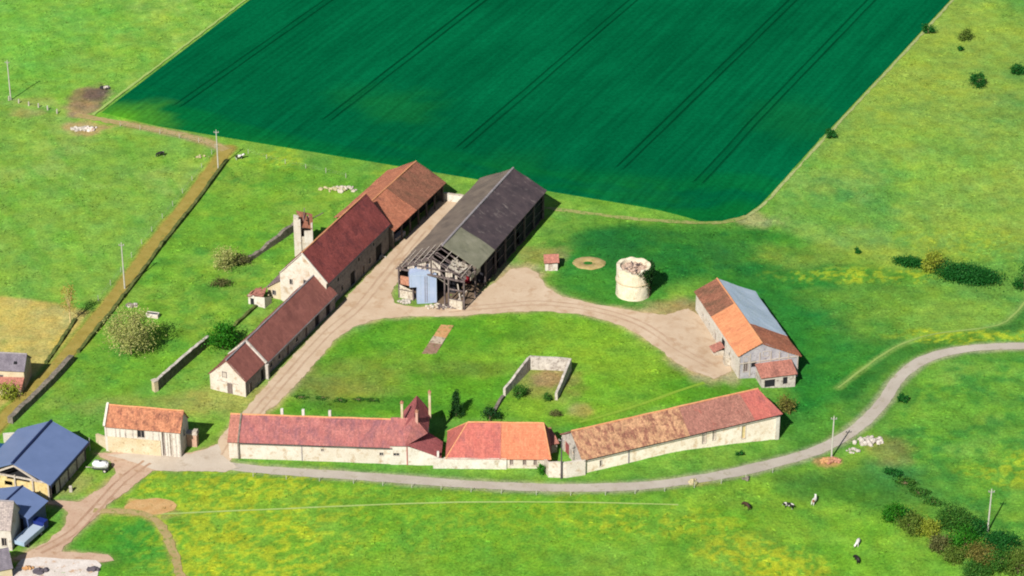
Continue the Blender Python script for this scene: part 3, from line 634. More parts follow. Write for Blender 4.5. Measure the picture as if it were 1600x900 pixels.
a, b2, c, d = slope_pts(-.5, L+.3, W, 6.65, W/2, 12.2, .4); patch(T, 'roof', T_dred, a, b2, c, d)
ridge_cap(T, (-.25, W/2, 12.26), (L+.3, W/2, 12.26), M['caporange'])
bm = bmesh.new(); beam(bm, (-.48, -.3, 6.4), (-.48, W/2, 12.26), .25, .3); beam(bm, (-.46, W, 6.6), (-.46, W/2, 12.2), .1, .12); obj('verge', bm, M['white'], T)
gutter(T, (0, -.5, 6.1), (L, -.5, 6.1))
# lean-to on the far side of the tall barn's near end
T2 = thing('lean_to', 'purplish-roofed lean-to shed against the left side of the tall dark-red barn', 'shed', T.location, R(66.5))
bm = bmesh.new(); w0 = W+.02; facade(bm, (12.5, w0), (0, 1), 3.2, 4.6, 2.5, [], .2); facade(bm, (12.5, w0+3.2), (-1, 0), 12.5, 2.5, 2.5, [], .2); facade(bm, (0, w0+3.2), (0, -1), 3.2, 2.5, 4.6, [(1.1, 1.9, .8, 1.9, 'window', GL)], .2)
obj('wall', bm, M['stone'], T2); openings(T2, (0, w0+3.2), (0, -1), [(1.1, 1.9, .8, 1.9, 'window', GL)], .2)
patch(T2, 'roof', tile_mat('purple_grey_tiles', S(120, 100, 104), S(150, 126, 126), S(176, 150, 146), (.5, .66)), (-.35, w0+3.5, 2.35), (12.7, w0+3.5, 2.35), (12.7, w0, 4.75), (-.35, w0, 4.75))
# half collapsed shed
c0 = G(414, 482); T2 = thing('ruined_shed', 'half-collapsed small white shed with broken red tiles beside the lean-to', 'shed', c0, R(62))
bm = bmesh.new(); facade(bm, (0, 4.0), (0, -1), 4.0, 2.2, 2.6, [(.5, 1.4, 0, 1.6, 'opening', DK)], .2); facade(bm, (0, 0), (1, 0), 2.6, 2.6, 1.6, [], .2); facade(bm, (3.8, 4.0), (-1, 0), 3.8, 1.8, 2.2, [], .2)
obj('wall', bm, M['white'], T2); openings(T2, (0, 4.0), (0, -1), [(.5, 1.4, 0, 1.6, 'opening', DK)], .2)
patch(T2, 'roof', T_hut, (-.2, 4.3, 2.1), (3.6, 4.3, 1.9), (3.9, 1.6, 2.9), (-.2, .2, 2.9), notch=lambda a, b: noise.noise((a*5, b*5, 2)) > .28 or (a > .7 and b > .5), amp=.2, st=.45)

F = [(1.5, 2.5, 0, 2.2, 'door', M['door']), (6.2, 7.6, 0, 2.5, 'opening', DK), (10, 11, 1.1, 2.1, 'window', GL), (13.5, 14.5, 1.1, 2.1, 'window', GL), (17, 18.2, 0, 2.2, 'door', M['door']), (21, 22, 1.1, 2.1, 'window', GL), (25, 26.2, 0, 2.2, 'door', M['door']), (29.5, 31.5, 0, 2.8, 'opening', DK), (34.5, 36.5, 0, 2.8, 'opening', DK)]
LL = [(2.9, 3.7, 3.3, 4.5, 'window', M['paletimber']), (3.9, 4.8, 0, 2.2, 'door', M['door'])]
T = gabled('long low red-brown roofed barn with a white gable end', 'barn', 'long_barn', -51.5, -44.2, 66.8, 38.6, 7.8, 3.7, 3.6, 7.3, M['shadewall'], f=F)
L, W = 38.6, 7.8
# the white rendered gable end is a skin of its own
bm = bmesh.new(); facade(bm, (-.06, W), (0, -1), W, 3.6, 3.7, [], .1, -1.2, (W/2, 7.3)); g = obj('gable_wall', bm, M['plaster'], T)
for s0, s1, z0, z1, k, mt in LL:
    o = obj(k, boxm(-.1, -.05, W-s1, W-s0, z0, z1), mt, T); fr = bmesh.new()
    for q in ((W-s1-.1, W-s1, z0, z1), (W-s0, W-s0+.1, z0, z1), (W-s1-.1, W-s0+.1, z1, z1+.12)): box(fr, -.13, -.05, *q)
    obj('frame', fr, M['timber'], o)
bm = bmesh.new(); box(bm, -.14, -.05, 1.6, 6.2, 2.32, 2.5); obj('lintel_band', bm, M['paletimber'], T)
a, b2, c, d = slope_pts(-.2, 7.6, 0, 3.7, W/2, 7.3, .35); patch(T, 'roof', T_brown, a, b2, c, d, lift=.0)
a, b2, c, d = slope_pts(8.0, L, 0, 3.7, W/2, 7.3, .55); patch(T, 'roof', T_brown, a, b2, c, d, lift=.26)
a, b2, c, d = slope_pts(-.2, L, W, 3.6, W/2, 7.3, .4); patch(T, 'roof', T_brown, a, b2, c, d)
bm = bmesh.new(); beam(bm, (7.8, -.45, 3.55), (7.8, W/2, 7.5), .4, .5); beam(bm, (7.8, W/2, 7.5), (7.8, W, 3.7), .4, .5); obj('parapet', bm, M['greywall'], T)
bm = bmesh.new(); box(bm, 7.55, 8.05, -.9, -.02, -1, 3.2); obj('buttress', bm, M['greywall'], T)
ridge_cap(T, (-.2, W/2, 7.36), (7.6, W/2, 7.36), M['capgrey']); ridge_cap(T, (8.1, W/2, 7.56), (L, W/2, 7.56), M['capgrey'])
bm = bmesh.new(); beam(bm, (8.1, -.62, 3.3), (L, -.62, 3.3), .12, .16); obj('gutter', bm, M['capgrey'], T)

# ruined turret behind the tall barn
c0 = G(462, 402); T = thing('ruined_tower', 'tall pale stone ruin of a turret with a broken brown roof behind the tall barn', 'ruin', c0+Vector((-.2, .3, 0)), R(4))
bm = bmesh.new(); box(bm, 0, 1.5, 0, .5, -1, 8.7); box(bm, 0, .45, .5, 4.0, -1, 8.0); obj('pier', bm, M['plaster'], T)
bm = bmesh.new(); box(bm, 2.2, 4.0, 0, .5, -1, 5.9); obj('pier', bm, M['white'], T)
bm = bmesh.new(); box(bm, 3.6, 4.0, .5, 4.0, -1, 7.2); box(bm, .45, 3.6, 3.6, 4.0, -1, 7.6); box(bm, 1.5, 2.2, .25, .5, -1, 4.5); box(bm, .2, 1.1, 0.05, 1.2, 8.7, 9.3); obj('wall', bm, M['rubble'], T)
patch(T, 'roof', T_brownpatch, (1.6, .5, 6.6), (4.1, .4, 6.2), (4.0, 3.9, 8.0), (.6, 3.9, 9.1), amp=.25, st=.4, notch=lambda a, b: noise.noise((a*4+3, b*4, 7)) > .25)
bm = bmesh.new(); beam(bm, (3.6, 3.4, 7), (6.3, 5.2, 7.6), .16, .16); beam(bm, (2.0, .4, 6.5), (2.4, 3.8, 9.6), .16, .16); obj('rafter', bm, M['timber'], T)

# ---------- black barn with its fallen front bay
L, W, h, hr = 44.94, 14.96, 6.9, 10.6
T = thing('black_barn', 'big black-roofed barn with a collapsed timber-framed front bay', 'barn', (-9.69, -9.80, 0), R(68.1)); BB = T
bm = bmesh.new(); facade(bm, (L, 0), (0, 1), W, h, h, [], .2, -1, (W/2, hr)); facade(bm, (L, W), (-1, 0), L-8, h, h, [], .2, -1); obj('wall', bm, M['timber'], T)
M['shadeboards'] = rough_mat('shade_black_boards', (.010, .010, .013), (.022, .02, .026), .8, (.05, .045, .045), 1.2, .6, .75, stretch=(1, 1, .25))  # near-black colour stands in for deep shade along the open side
bm = bmesh.new(); facade(bm, (12.4, .55), (1, 0), L-12.6, 6.6, 6.6, [(4, 7.5, -.5, 4.6), (17, 19, -.5, 3.4)], .2, -1); facade(bm, (6.0, W-.4), (0, -1), W-5.0, 6.7, 6.7, [], .2, -1); facade(bm, (12.4, 5), (0, -1), 4.45, 6.6, 6.6, [], .2, -1); facade(bm, (6.0, 4.6), (1, 0), L-6.2, 6.6, 6.6, [], .2, -1); obj('side_boarding', bm, M['shadeboards'], T)  # boarding added so the open side and bay look dark
for z0_ in (2.2, 4.4): bm = bmesh.new(); beam(bm, (12.4, .45, z0_), (L, .45, z0_), .14, .16); obj('rail', bm, M['timber'], T)
for i in range(8):
    u = 6.2+i*(L-6.4)/7; bm = bmesh.new(); beam(bm, (u, .2, -1), (u, .2, h-.1), .32, .32); beam(bm, (u, .2, h-1.6), (u+(1.4 if i < 7 else -1.4), .2, h-.15), .2, .2); obj('post', bm, M['timber'], T)
a, b2, c, d = slope_pts(6.2, L+.4, 0, h, W/2, hr, .5)
t1 = .235; patch(T, 'roof', R_olive, a, lo(t1, a, b2), lo(t1, d, c), d, label='olive-grey sheeted front part of the roof')
patch(T, 'roof', R_black, lo(t1, a, b2), b2, c, lo(t1, d, c), label='black sheeted main part of the roof')
a, b2, c, d = slope_pts(7.5, L+.4, W, h, W/2, hr, .4); patch(T, 'roof', R_greyl, a, b2, c, d)
ridge_cap(T, (6.2, W/2, hr+.05), (L+.4, W/2, hr+.05), M['capgrey'], .26)
# front bay: bare frame
for v in (.2, 3.6, W/2-3, W-3.4, W-.2): bm = bmesh.new(); beam(bm, (.2, v, -1), (.2, v, 6.6 if v > 3 else 6.4), .3, .3); obj('post', bm, M['timber'], T)
bm = bmesh.new(); beam(bm, (.2, 0, 6.6), (.2, W, 6.8), .3, .35); beam(bm, (.2, 3.2, 8.2), (.2, W-3.2, 8.3), .2, .25); beam(bm, (3, 0, 6.7), (3, W, 6.8), .28, .3); beam(bm, (.2, W/2, 6.6), (.2, W/2, hr-.2), .25, .25); beam(bm, (.3, 4.4, 6.6), (.3, W/2-.4, 9.6), .2, .2); beam(bm, (.3, W-4.4, 6.6), (.3, W/2+.4, 9.6), .2, .2)
for z in (2.0, 4.3): beam(bm, (.22, W-3.4, z), (.22, W, z), .2, .25); beam(bm, (.22, 0, z), (.22, 3.4, z), .2, .25)
obj('tie_beam', bm, M['timber'], T)
bm = bmesh.new()
for i in range(9):
    u = .1+i*.85
    if i not in (3,): beam(bm, (u, W+.4, h-.25), (u+rnd.uniform(-.2, .2), W/2, hr-.1+rnd.uniform(-.2, .1)), .17, .2)
    if i < 7 and i not in (2, 5): beam(bm, (u, .0 if i < 4 else 1, h+.05), (u+rnd.uniform(-.3, .3), W/2, hr-.1), .17, .2)
obj('rafter', bm, M['timber'], T)
bm = bmesh.new()
for k in range(5):
    t = .12+k*.2; v = W-(W/2)*t; z = h+(hr-h)*t+.12; beam(bm, (.1, v, z), (7.6, v, z+.05), .14, .12)
    if k in (0, 2, 3): v = (W/2)*t; beam(bm, (.3, v, z), (6.2, v, z), .14, .12)
obj('batten', bm, M['paletimber'], T)
bm = bmesh.new()
for i in range(22):
    v = 2.0+i*.53; zt = h+(hr-h)*(1-abs(v-W/2)/(W/2))-.25; zb_ = 7.0+rnd.uniform(-.3, .9)
    if i in (5, 6, 12, 17) or zb_ > zt-.3: continue
    box(bm, .36, .42, v-.24, v+.24, zb_, zt)
obj('gable_boards', bm, M['paletimber'], T)['kind'] = 'stuff'
bm = bmesh.new(); beam(bm, (.8, 1.0, -.2), (2.4, 2.6, 4.6), .2, .2); beam(bm, (-.6, 3.0, .1), (4.0, 1.2, 2.4), .2, .24); beam(bm, (.2, 6.4, 6.6), (3.4, 5.0, 3.2), .2, .2); obj('fallen_timber', bm, M['paletimber'], T)
patch(T, 'sheeting', R_greyl, (.4, .3, h-.3), (6.0, -.1, h), (6.0, 3.2, h+1.5), (2.4, 3.0, h+1.2), amp=.2, st=.4, notch=lambda a, b: noise.noise((a*5+3, b*5, 6)) > .08)
patch(T, 'sheeting', M['rubble'], (1.0, 1.6, h+.75), (5.2, 1.2, h+.6), (5.0, 4.4, h+2.2), (.8, 4.0, h+2.0), amp=.15, st=.35, notch=lambda a, b: noise.noise((a*6, b*6, 1)) > .12)
patch(T, 'sheeting', R_greyl, (.2, W+.3, h-.15), (7.5, W+.3, h-.15), (7.5, W/2+.1, hr), (2.4, W/2+2.2, hr-1.1), amp=.1, st=.4, notch=lambda a, b: noise.noise((a*4+8, b*5, 4)) > (.05 if a < .6 else .3))
bm = bmesh.new(); facade(bm, (.12, W-.2), (0, -1), 3.2, 3.2, 2.2, [], .2, -1); obj('base_wall', bm, M['rubble'], T)
bm = bmesh.new(); facade(bm, (8, W-.02), (-1, 0), 7.5, 5.6, 5.6, [], .2, -1); obj('side_wall', bm, M['timber'], T)
bm = bmesh.new(); box(bm, .0, .35, .5, 3.4, -1, 2.0); obj('base_wall', bm, M['rubble'], T)
bm = bmesh.new(); box(bm, .02, .3, W-3.2, W-.6, 3.3, 5.2); obj('brick_panel', bm, M['brick'], T)
bm = bmesh.new(); box(bm, 3.5, 5.4, .1, .2, 5.2, 6.5); box(bm, 6.3, 8.6, .05, .17, 5.0, 6.6); obj('side_boarding', bm, M['paletimber'], T)
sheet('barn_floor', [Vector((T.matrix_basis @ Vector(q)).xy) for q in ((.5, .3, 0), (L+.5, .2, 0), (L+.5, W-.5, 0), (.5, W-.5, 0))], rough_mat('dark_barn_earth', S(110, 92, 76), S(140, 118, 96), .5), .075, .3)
# pale blue barrel-topped container under the broken gable
c0 = G(648, 475); T = thing('metal_silo', 'pale blue barrel-topped metal silo under the broken gable of the black barn', 'silo', c0+Vector((0, .0, 0)), R(6))
bm = bmesh.new(); uvl = bm.loops.layers.uv.new('UVMap'); w, dp, hs = 5.6, 3.2, 6.6
prof = [(w/2, 0), (w/2, hs)]+[(w/2*math.cos(t), hs+1.0*math.sin(t)) for t in [math.pi*i/12 for i in range(1, 12)]]+[(-w/2, hs), (-w/2, 3.9), (-w/2+1.5, 3.9), (-w/2+1.5, 0)]
for y in (0, dp):
    vs = [bm.verts.new((x+w/2-1.0, y, z-.3 if z == 0 else z)) for x, z in prof]; f = bm.faces.new(vs if y == 0 else vs[::-1]); (fr := vs) if y == 0 else None
    if y == 0: A = vs
    else: Bv = vs
for i in range(len(A)): bm.faces.new((A[i], A[(i+1) % len(A)], Bv[(i+1) % len(A)], Bv[i]))
bmesh.ops.recalc_face_normals(bm, faces=bm.faces)
for f in bm.faces:
    for l_ in f.loops: l_[uvl].uv = (l_.vert.co.x+l_.vert.co.y, l_.vert.co.z)
obj('shell', bm, M['silo'], T)
bm = bmesh.new()
for x in (-.7, 1.2, 3.0, 4.5): box(bm, x, x+.07, -.05, -.002, 4.0 if x < .5 else .1, 7.0)
box(bm, -1.0, 4.6, -.06, -.003, 6.55, 6.65); obj('rib', bm, plain('pale_rib', S(196, 210, 226), .5), T)
bm = bmesh.new()
for i, k in enumerate([(2.3, .5), (2.9, 1.1), (2.6, 1.7), (2.8, 2.4)]): box(bm, 2.1, 2.16, -.12, -.07, .3+i*1.5, 1.9+i*1.5); box(bm, 2.6, 2.66, -.12, -.07, .3+i*1.5, 1.9+i*1.5)
for i in range(16): box(bm, 2.16, 2.6, -.11, -.08, .5+i*.38, .55+i*.38)
obj('ladder', bm, M['capgrey'], T)
# red machine parked in the shade of the black barn
c0 = G(733, 442); T = thing('farm_machine', 'dark red farm machine parked in the shade of the black barn', 'farm machine', c0, R(60))
M['mred'] = plain('dull_red_paint', S(150, 40, 50), .5)
obj('frame', boxm(-1.6, 1.6, -.7, .7, .7, .95), M['mred'], T); bm = bmesh.new(); box(bm, -1.1, 1.0, -.6, .6, .96, 1.5); box(bm, -.9, .5, -.45, .45, 1.5, 1.75); obj('hopper', bm, M['mred'], T)
for sx in (-1, 1):
    bm = bmesh.new(); bar(bm, (0, sx*.75, .5), (0, sx*1.0, .5), .5, .5, 14); obj('wheel', bm, M['rubber'], T)
bm = bmesh.new(); beam(bm, (1.6, 0, .8), (3.0, 0, .5), .12, .12); obj('drawbar', bm, M['iron'], T)

# wall closing the lane between the two barns
def wall_run(name, label, cat, pts, h, w, mat, group=None, cap=None, rag=0, step=1.2, base=.6):
    T = thing(name, label, cat, Vector(pts[0]), 0, group); o = Vector(pts[0]); hs = h if isinstance(h, (list, tuple)) else [h]*len(pts)
    bm = bmesh.new(); rows = []; sd = pts[0].x*.3
    for k in range(len(pts)-1):
        a, b = pts[k], pts[k+1]; n = max(1, int((b-a).length/step)); d = (b-a).normalized(); nn = Vector((d.y, -d.x, 0))
        for i in range(n+(k == len(pts)-2)):
            t = i/n; p = a.lerp(b, t); z = H(p.x, p.y); hh = hs[k]+(hs[k+1]-hs[k])*t; hh -= rag*(.5+noise.noise((p.x*.6, p.y*.6, sd)))
            jw = w/2*(1+.12*noise.noise((p.x, p.y, 2)))
            rows.append([bm.verts.new(Vector((q.x, q.y, zz))-o) for q, zz in ((p-nn*jw*1.1, z-base), (p-nn*jw, z+hh), (p+nn*jw, z+hh), (p+nn*jw*1.1, z-base))])
    for a, b in zip(rows, rows[1:]):
        for j in range(3): bm.faces.new((a[j], b[j], b[j+1], a[j+1]))
    bm.faces.new(rows[0]); bm.faces.new(rows[-1][::-1]); bmesh.ops.recalc_face_normals(bm, faces=bm.faces)
    obj('masonry', bm, mat, T)
    if cap:
        bm = bmesh.new()
        for a, b in zip(rows_mid(pts, hs, step, o, rag, sd)[:-1], rows_mid(pts, hs, step, o, rag, sd)[1:]): beam(bm, a, b, w+.16, .12)
        obj('coping', bm, cap, T)
    return T
def rows_mid(pts, hs, step, o, rag, sd):
    out = []
    for k in range(len(pts)-1):
        a, b = pts[k], pts[k+1]; n = max(1, int((b-a).length/step))
        for i in range(n+(k == len(pts)-2)):
            t = i/n; p = a.lerp(b, t); hh = hs[k]+(hs[k+1]-hs[k])*t-rag*(.5+noise.noise((p.x*.6, p.y*.6, sd)))
            out.append(Vector((p.x, p.y, H(p.x, p.y)+hh+.06))-o)
    return out
wall_run('yard_wall', 'short white wall closing the lane between the orange barn and the black barn', 'wall', GP([(694, 313), (728, 318)]), 1.8, .4, M['white'], cap=M['paletimber'])
wall_run('loading_kerb', 'low pale concrete ledge in front of the tall dark-red barn', 'ledge', GP([(614, 378), (630, 366)]), .9, 1.3, M['concrete'])

# ---------- barn on the right with the half blue roof
T = thing('right_barn', 'barn with an orange and pale blue roof standing right of the farmyard', 'barn', (56.72, -31.03, -1.6), R(104.8))
L, W, h0, h1, hr, vr = 27.0, 12.5, 3.4, 5.26, 7.45, 8.0
HL = [(5.5, 6.6, 0.2, 2.6, 'opening', DK), (9.5, 12.5, .2, 3.4, 'opening', DK), (16, 17, 1.6, 2.6, 'window', GL), (3, 4, 2.9, 3.9, 'window', GL)]
HL = [(L-b_, L-a_, c_, e_, k, m_) for a_, b_, c_, e_, k, m_ in [(5.5, 6.6, 0.2, 2.6, 'opening', DK), (8.5, 11.0, .2, 3.6, 'opening', DK), (14, 15, .2, 2.4, 'door', M['door']), (18, 19, 1.6, 2.6, 'window', GL), (22, 23, 1.6, 2.6, 'window', GL)]]
bm = bmesh.new(); facade(bm, (0, 0), (1, 0), L, h0, h0, [], .28, -3); facade(bm, (L, 0), (0, 1), W, h0, h1, [], .28, -3, (vr, hr)); facade(bm, (L, W), (-1, 0), L, h1, h1, HL, .28, -3)
GH = [(1.0, 1.9, 1.2, 4.6, 'window', M['timber']), (2.6, 3.6, 1.9, 4.4, 'opening', DK), (5.0, 6.2, 4.2, 5.2, 'window', GL)]
obj('wall', bm, M['white'], T); bm = bmesh.new(); facade(bm, (0, W), (0, -1), W, h1, h0, GH, .28, -3, (W-vr, hr)); obj('gable_wall', bm, rough_mat('blue_grey_render', S(176, 172, 180), S(208, 202, 204), .5, S(150, 140, 146), 1.2, .52, .68), T); openings(T, (L, W), (-1, 0), HL); openings(T, (0, W), (0, -1), GH)
bm = bmesh.new()
for s in (.1, 2.3, 4.3, 6.6, 8.4, 10.3, 12.3): beam(bm, (-.05, W-s, 0), (-.05, W-s, h1-.1 if s < 7 else h1-(s-7)*.32), .18, .16)
beam(bm, (-.05, 0, 3.2), (-.05, W, 3.2), .16, .2); obj('timber_frame', bm, M['paletimber'], T)
a, b2, c, d = slope_pts(-.35, L+.3, W, h1, vr, hr, .45); t1 = .6
patch(T, 'roof', T_salmon, a, lo(t1, a, b2), lo(t1, d, c), d, label='salmon-orange tiled part of the roof'); patch(T, 'roof', T_brownpatch, lo(t1, a, b2), b2, c, lo(t1, d, c), label='brown tiled part of the roof')
a, b2, c, d = slope_pts(-.35, L+.3, 0, h0, vr, hr, .5); t1 = .3
patch(T, 'roof', T_orange, a, lo(t1, a, b2), lo(t1, d, c), d, label='orange tiled part of the far roof slope'); patch(T, 'roof', R_pblue, lo(t1, a, b2), b2, c, lo(t1, d, c), label='pale blue sheeted part of the roof')
ridge_cap(T, (-.3, vr, hr+.05), (L+.3, vr, hr+.05), M['caporange'])
# porch against its near gable
PH = [(.6, 2.8, -.8, .9, 'opening', DK), (4.4, 5.4, -.6, 1.0, 'opening', DK)]
bm = bmesh.new(); facade(bm, (-3.7, 1.9), (1, 0), 3.65, 1.5, 2.2, [], .2, -3); facade(bm, (-3.7, 8.9), (0, -1), 7.0, 1.5, 1.5, PH, .2, -3); facade(bm, (-.05, 8.9), (-1, 0), 3.65, 2.2, 1.5, [], .2, -3)
obj('porch_wall', bm, M['greywall'], T); openings(T, (-3.7, 8.9), (0, -1), PH, .2)
patch(T, 'porch_roof', T_hut, (-3.95, 1.6, 1.5), (-3.95, 9.2, 1.5), (-.1, 9.2, 2.7), (-.1, 1.6, 2.7))
# ruined lean-to boards on its yard side
bm = bmesh.new(); box(bm, 8.6, 10.8, W+.05, W+2.2, -1, 1.4); obj('annex_wall', bm, M['rubble'], T); obj('annex_wall', boxm(4.5, 6, W+.05, W+1.2, -1, 2.0), M['rubble'], T)
patch(T, 'annex_roof', T_hut, (8.4, W+2.4, 1.4), (11, W+2.4, 1.4), (11, W+.05, 2.3), (8.4, W+.05, 2.3))

# ---------- front row along the road
T = gabled('long pink-red tiled barn with a white wall along the road, left of the cross-roofed house', 'barn', 'roadside_barn', -52.71, -66.46, -3.8, 30.6, 9.25, 3.74, 3.8, 6.75, M['plaster'],
           f=[(17.3, 17.8, 2.2, 2.7, 'window', GL), (28.2, 28.9, 1.7, 2.4, 'window', GL)])
L, W = 30.6, 9.25
a, b2, c, d = slope_pts(2.0, L, 0, 3.74, W/2, 6.75, .3); patch(T, 'roof', T_pink, a, b2, c, d)
a, b2, c, d = slope_pts(-.2, 1.7, 0, 3.74, W/2, 6.75, .3); patch(T, 'roof', T_hut, a, b2, c, d, lift=.1, label='short end piece of the roof left of the parapet')
a, b2, c, d = slope_pts(-.2, L, W, 3.8, W/2, 6.75, .3); patch(T, 'roof', T_pink, a, b2, c, d)
bm = bmesh.new(); beam(bm, (1.85, -.3, 3.6), (1.85, W/2, 6.95), .3, .4); obj('parapet', bm, M['darkstone'], T)
bm = bmesh.new(); box(bm, 1.7, 2.0, -.35, -.02, -1, 3.5); obj('buttress', bm, M['darkstone'], T)
bm = bmesh.new(); box(bm, 13.6, 13.75, -.1, -.01, -1, 3.5); obj('downpipe', bm, M['capgrey'], T)
ridge_cap(T, (-.2, W/2, 6.8), (L, W/2, 6.8), M['caporange'])
gutter(T, (2, -.36, 3.45), (L, -.36, 3.45), .07)
for u, hh in ((9.3, 1.2), (13.3, 1.2), (18.3, 1.0)): obj('vent_stack', boxm(u-.25, u+.25, W/2+1.2, W/2+1.7, 5, 7.0+hh*.35), M['concrete'], T)

T = thing('cross_roofed_house', 'cross-roofed red-tiled house with three slender chimneys in the row along the road', 'house', G(610, 725.5), R(-2)); HZ = T
bm = bmesh.new(); fh = [(.6, 1.7, 1.9, 2.5, 'window', GL)]
facade(bm, (0, 0), (1, 0), 3.2, 4.4, 4.4, fh, .25); facade(bm, (3.2, 0.0), (1, 0), 6.0, 4.0, 1.7, [], .25)
facade(bm, (9.2, 0), (0, 1), 5.2, 1.7, 1.7, [], .25); facade(bm, (9.2, 5.2), (-1, 0), 3.0, 1.7, 3.0, [], .25)
facade(bm, (6.6, 5.2), (0, 1), 4.6, 6.0, 6.0, [(1.5, 2.4, 3.3, 4.6, 'window', GL)], .25); facade(bm, (6.6, 9.8), (-1, 0), 4.4, 6.0, 6.0, [], .25, -1, (2.2, 9.0)); facade(bm, (2.2, 9.8), (0, -1), 5.3, 6.0, 6.0, [], .25); facade(bm, (0, 9), (0, -1), 9, 4.4, 4.4, [], .25, -1, (4.5, 7.4)); facade(bm, (2.2, 9), (-1, 0), 2.2, 4.4, 4.4, [], .25)
obj('wall', bm, M['white'], T); openings(T, (0, 0), (1, 0), fh, .25); openings(T, (6.6, 5.2), (0, 1), [(1.5, 2.4, 3.3, 4.6, 'window', GL)], .25)
patch(T, 'roof', T_pink, (-.1, -.3, 4.2), (3.3, -.3, 4.2), (3.3, 4.5, 7.4), (-.1, 4.5, 7.4)); patch(T, 'roof', T_pink, (-.1, 9.3, 4.2), (2.4, 9.3, 4.2), (2.4, 4.5, 7.4), (-.1, 4.5, 7.4))
patch(T, 'roof', T_dpink, (6.9, 2.2, 5.6), (6.9, 10.0, 5.6), (4.4, 10.0, 9.0), (4.4, 2.2, 9.0), label='tall rear wing roof, right slope'); patch(T, 'roof', T_dpink, (1.9, 2.6, 5.6), (1.9, 10.0, 5.6), (4.4, 10.0, 9.0), (4.4, 2.2, 9.0), label='tall rear wing roof, left slope')
patch(T, 'roof', T_pink, (3.0, -.25, 4.3), (6.9, 2.2, 5.6), (4.4, 2.2, 9.0), (4.4, 2.2, 9.0)); patch(T, 'roof', T_pink, (3.0, -.25, 4.35), (4.4, 2.2, 8.9), (1.9, 2.6, 5.7), (1.9, 2.6, 5.7))
patch(T, 'roof', T_dpink, (9.5, -.25, 1.75), (9.5, 5.4, 1.75), (5.0, 5.4, 5.0), (3.0, -.25, 4.5), label='plum-coloured catslide roof to the right')
bm = bmesh.new(); box(bm, 3.05, 3.25, -.12, -.01, -1, 3.9); obj('downpipe', bm, M['capred'], T)
for cx, cy, z0, z1, mt in ((2.0, 4.6, 6.0, 10.6, 'stone'), (6.9, 8.6, 5.0, 10.6, 'stone'), (4.9, 2.2, 6.0, 10.2, 'capred')):
    bm = bmesh.new(); box(bm, cx-.22, cx+.22, cy-.3, cy+.3, z0, z1); ch = obj('chimney', bm, {'stone': M['stone'], 'capred': rough_mat('pink_brick', S(216, 160, 146), S(232, 184, 168), 2)}[mt], T)
    bm = bmesh.new(); box(bm, cx-.3, cx+.3, cy-.38, cy+.38, z1, z1+.15); bar(bm, (cx, cy, z1+.15), (cx, cy, z1+.5), .12, .1, 8); obj('chimney_cap', bm, M['brick'], ch)
bm = bmesh.new(); box(bm, 8.7, 9.1, -.3, 0.2, 1.9, 3.0); obj('end_stone', bm, M['concrete'], T)

T = gabled('hip-roofed barn, red tiles on its left half and orange on its right', 'barn', 'hipped_barn', -12.0, -69.8, -1.0, 18.9, 9.0, 2.45, 2.5, 7.0, M['plaster'], gables=(0, 0),
           f=[(11.6, 12.2, .7, 2.0, 'window', M['door']), (14, 14.6, .7, 2.0, 'window', M['door']), (16, 16.6, .7, 2.0, 'window', M['door'])])
L, W, h, hr = 18.9, 9.0, 2.45, 7.1
e0, e1 = (-.3, -.35, h-.35), (L+.3, -.35, h-.35); r0, r1 = (3.7, W/2, hr), (L-1.1, W/2, hr); m0, m1 = (9.8, -.35, h-.35), (9.8, W/2, hr); k0, k1 = (-.3, W+.35, h-.35), (L+.3, W+.35, h-.35)
patch(T, 'roof', T_red, e0, m0, m1, r0, label='pinkish red left half of the hipped roof'); patch(T, 'roof', T_vorange, m0, e1, r1, m1, label='bright orange right half of the hipped roof')
patch(T, 'roof', T_red, k0, e0, r0, r0); patch(T, 'roof', T_pink, e1, k1, r1, r1); patch(T, 'roof', T_pink, k1, k0, r0, r1)
bm = bmesh.new(); beam(bm, (9.8, -.35, h-.2), (9.8, W/2, hr+.1), .22, .14); obj('joint_strip', bm, M['capred'], T)
ridge_cap(T, (3.7, W/2, hr+.05), r1, M['caporange']); 
for p_, q_ in ((e0, r0), (e1, r1), (k1, r1), (k0, r0)): ridge_cap(T, p_, q_, M['caporange'], .13)
bm = bmesh.new(); box(bm, -.6, 11.0, -.32, -.02, -1, 2.3); box(bm, -2.6, -.6, -.32, .1, -1, 2.0); obj('facing_wall', bm, M['white'], T)

T = gabled('long roadside barn with a mottled tan and red roof', 'barn', 'mottled_roof_barn', 13.12, -71.83, 23.4, 41.1, 9.5, 3.3, 3.3, 6.5, M['brightplaster'], zb=-4, gables=(1, 0),
           f=[(3.4, 3.8, .6, 2.0, 'window', GL), (24.6, 25.4, .4, 2.9, 'window', M['paletimber']), (26.8, 27.4, .6, 2.9, 'window', M['paletimber']), (33.0, 33.8, -.6, 2.2, 'door', M['straw'])],
           l=[(1.2, 3.4, -.2, 2.7, 'door', M['reddoor']), (4.6, 5.5, 1.7, 2.7, 'window', GL), (7.6, 8.2, 1.0, 1.8, 'opening', DK)])
L, W, h, hr = 41.1, 9.5, 3.3, 6.5
a, b2, c, d = slope_pts(-.35, L+.3, 0, h, W/2, hr, .45); t1 = .53; ce = (L-2.4, W/2, hr)
patch(T, 'roof', T_tan, a, lo(t1, a, b2), lo(t1, d, c), d, label='mottled tan left part of the roof')
m_e, m_r = lo(t1, a, b2), lo(t1, d, c); q_e, q_r = lo(.86, a, b2), lo(.84, d, c)
patch(T, 'roof', T_mred, m_e, q_e, q_r, m_r, label='mottled dull red middle part of the roof'); patch(T, 'roof', T_red, q_e, b2, ce, q_r, label='bright red right end of the roof')
patch(T, 'roof', T_pink, b2, (L+.3, W+.4, h-.3), ce, ce)
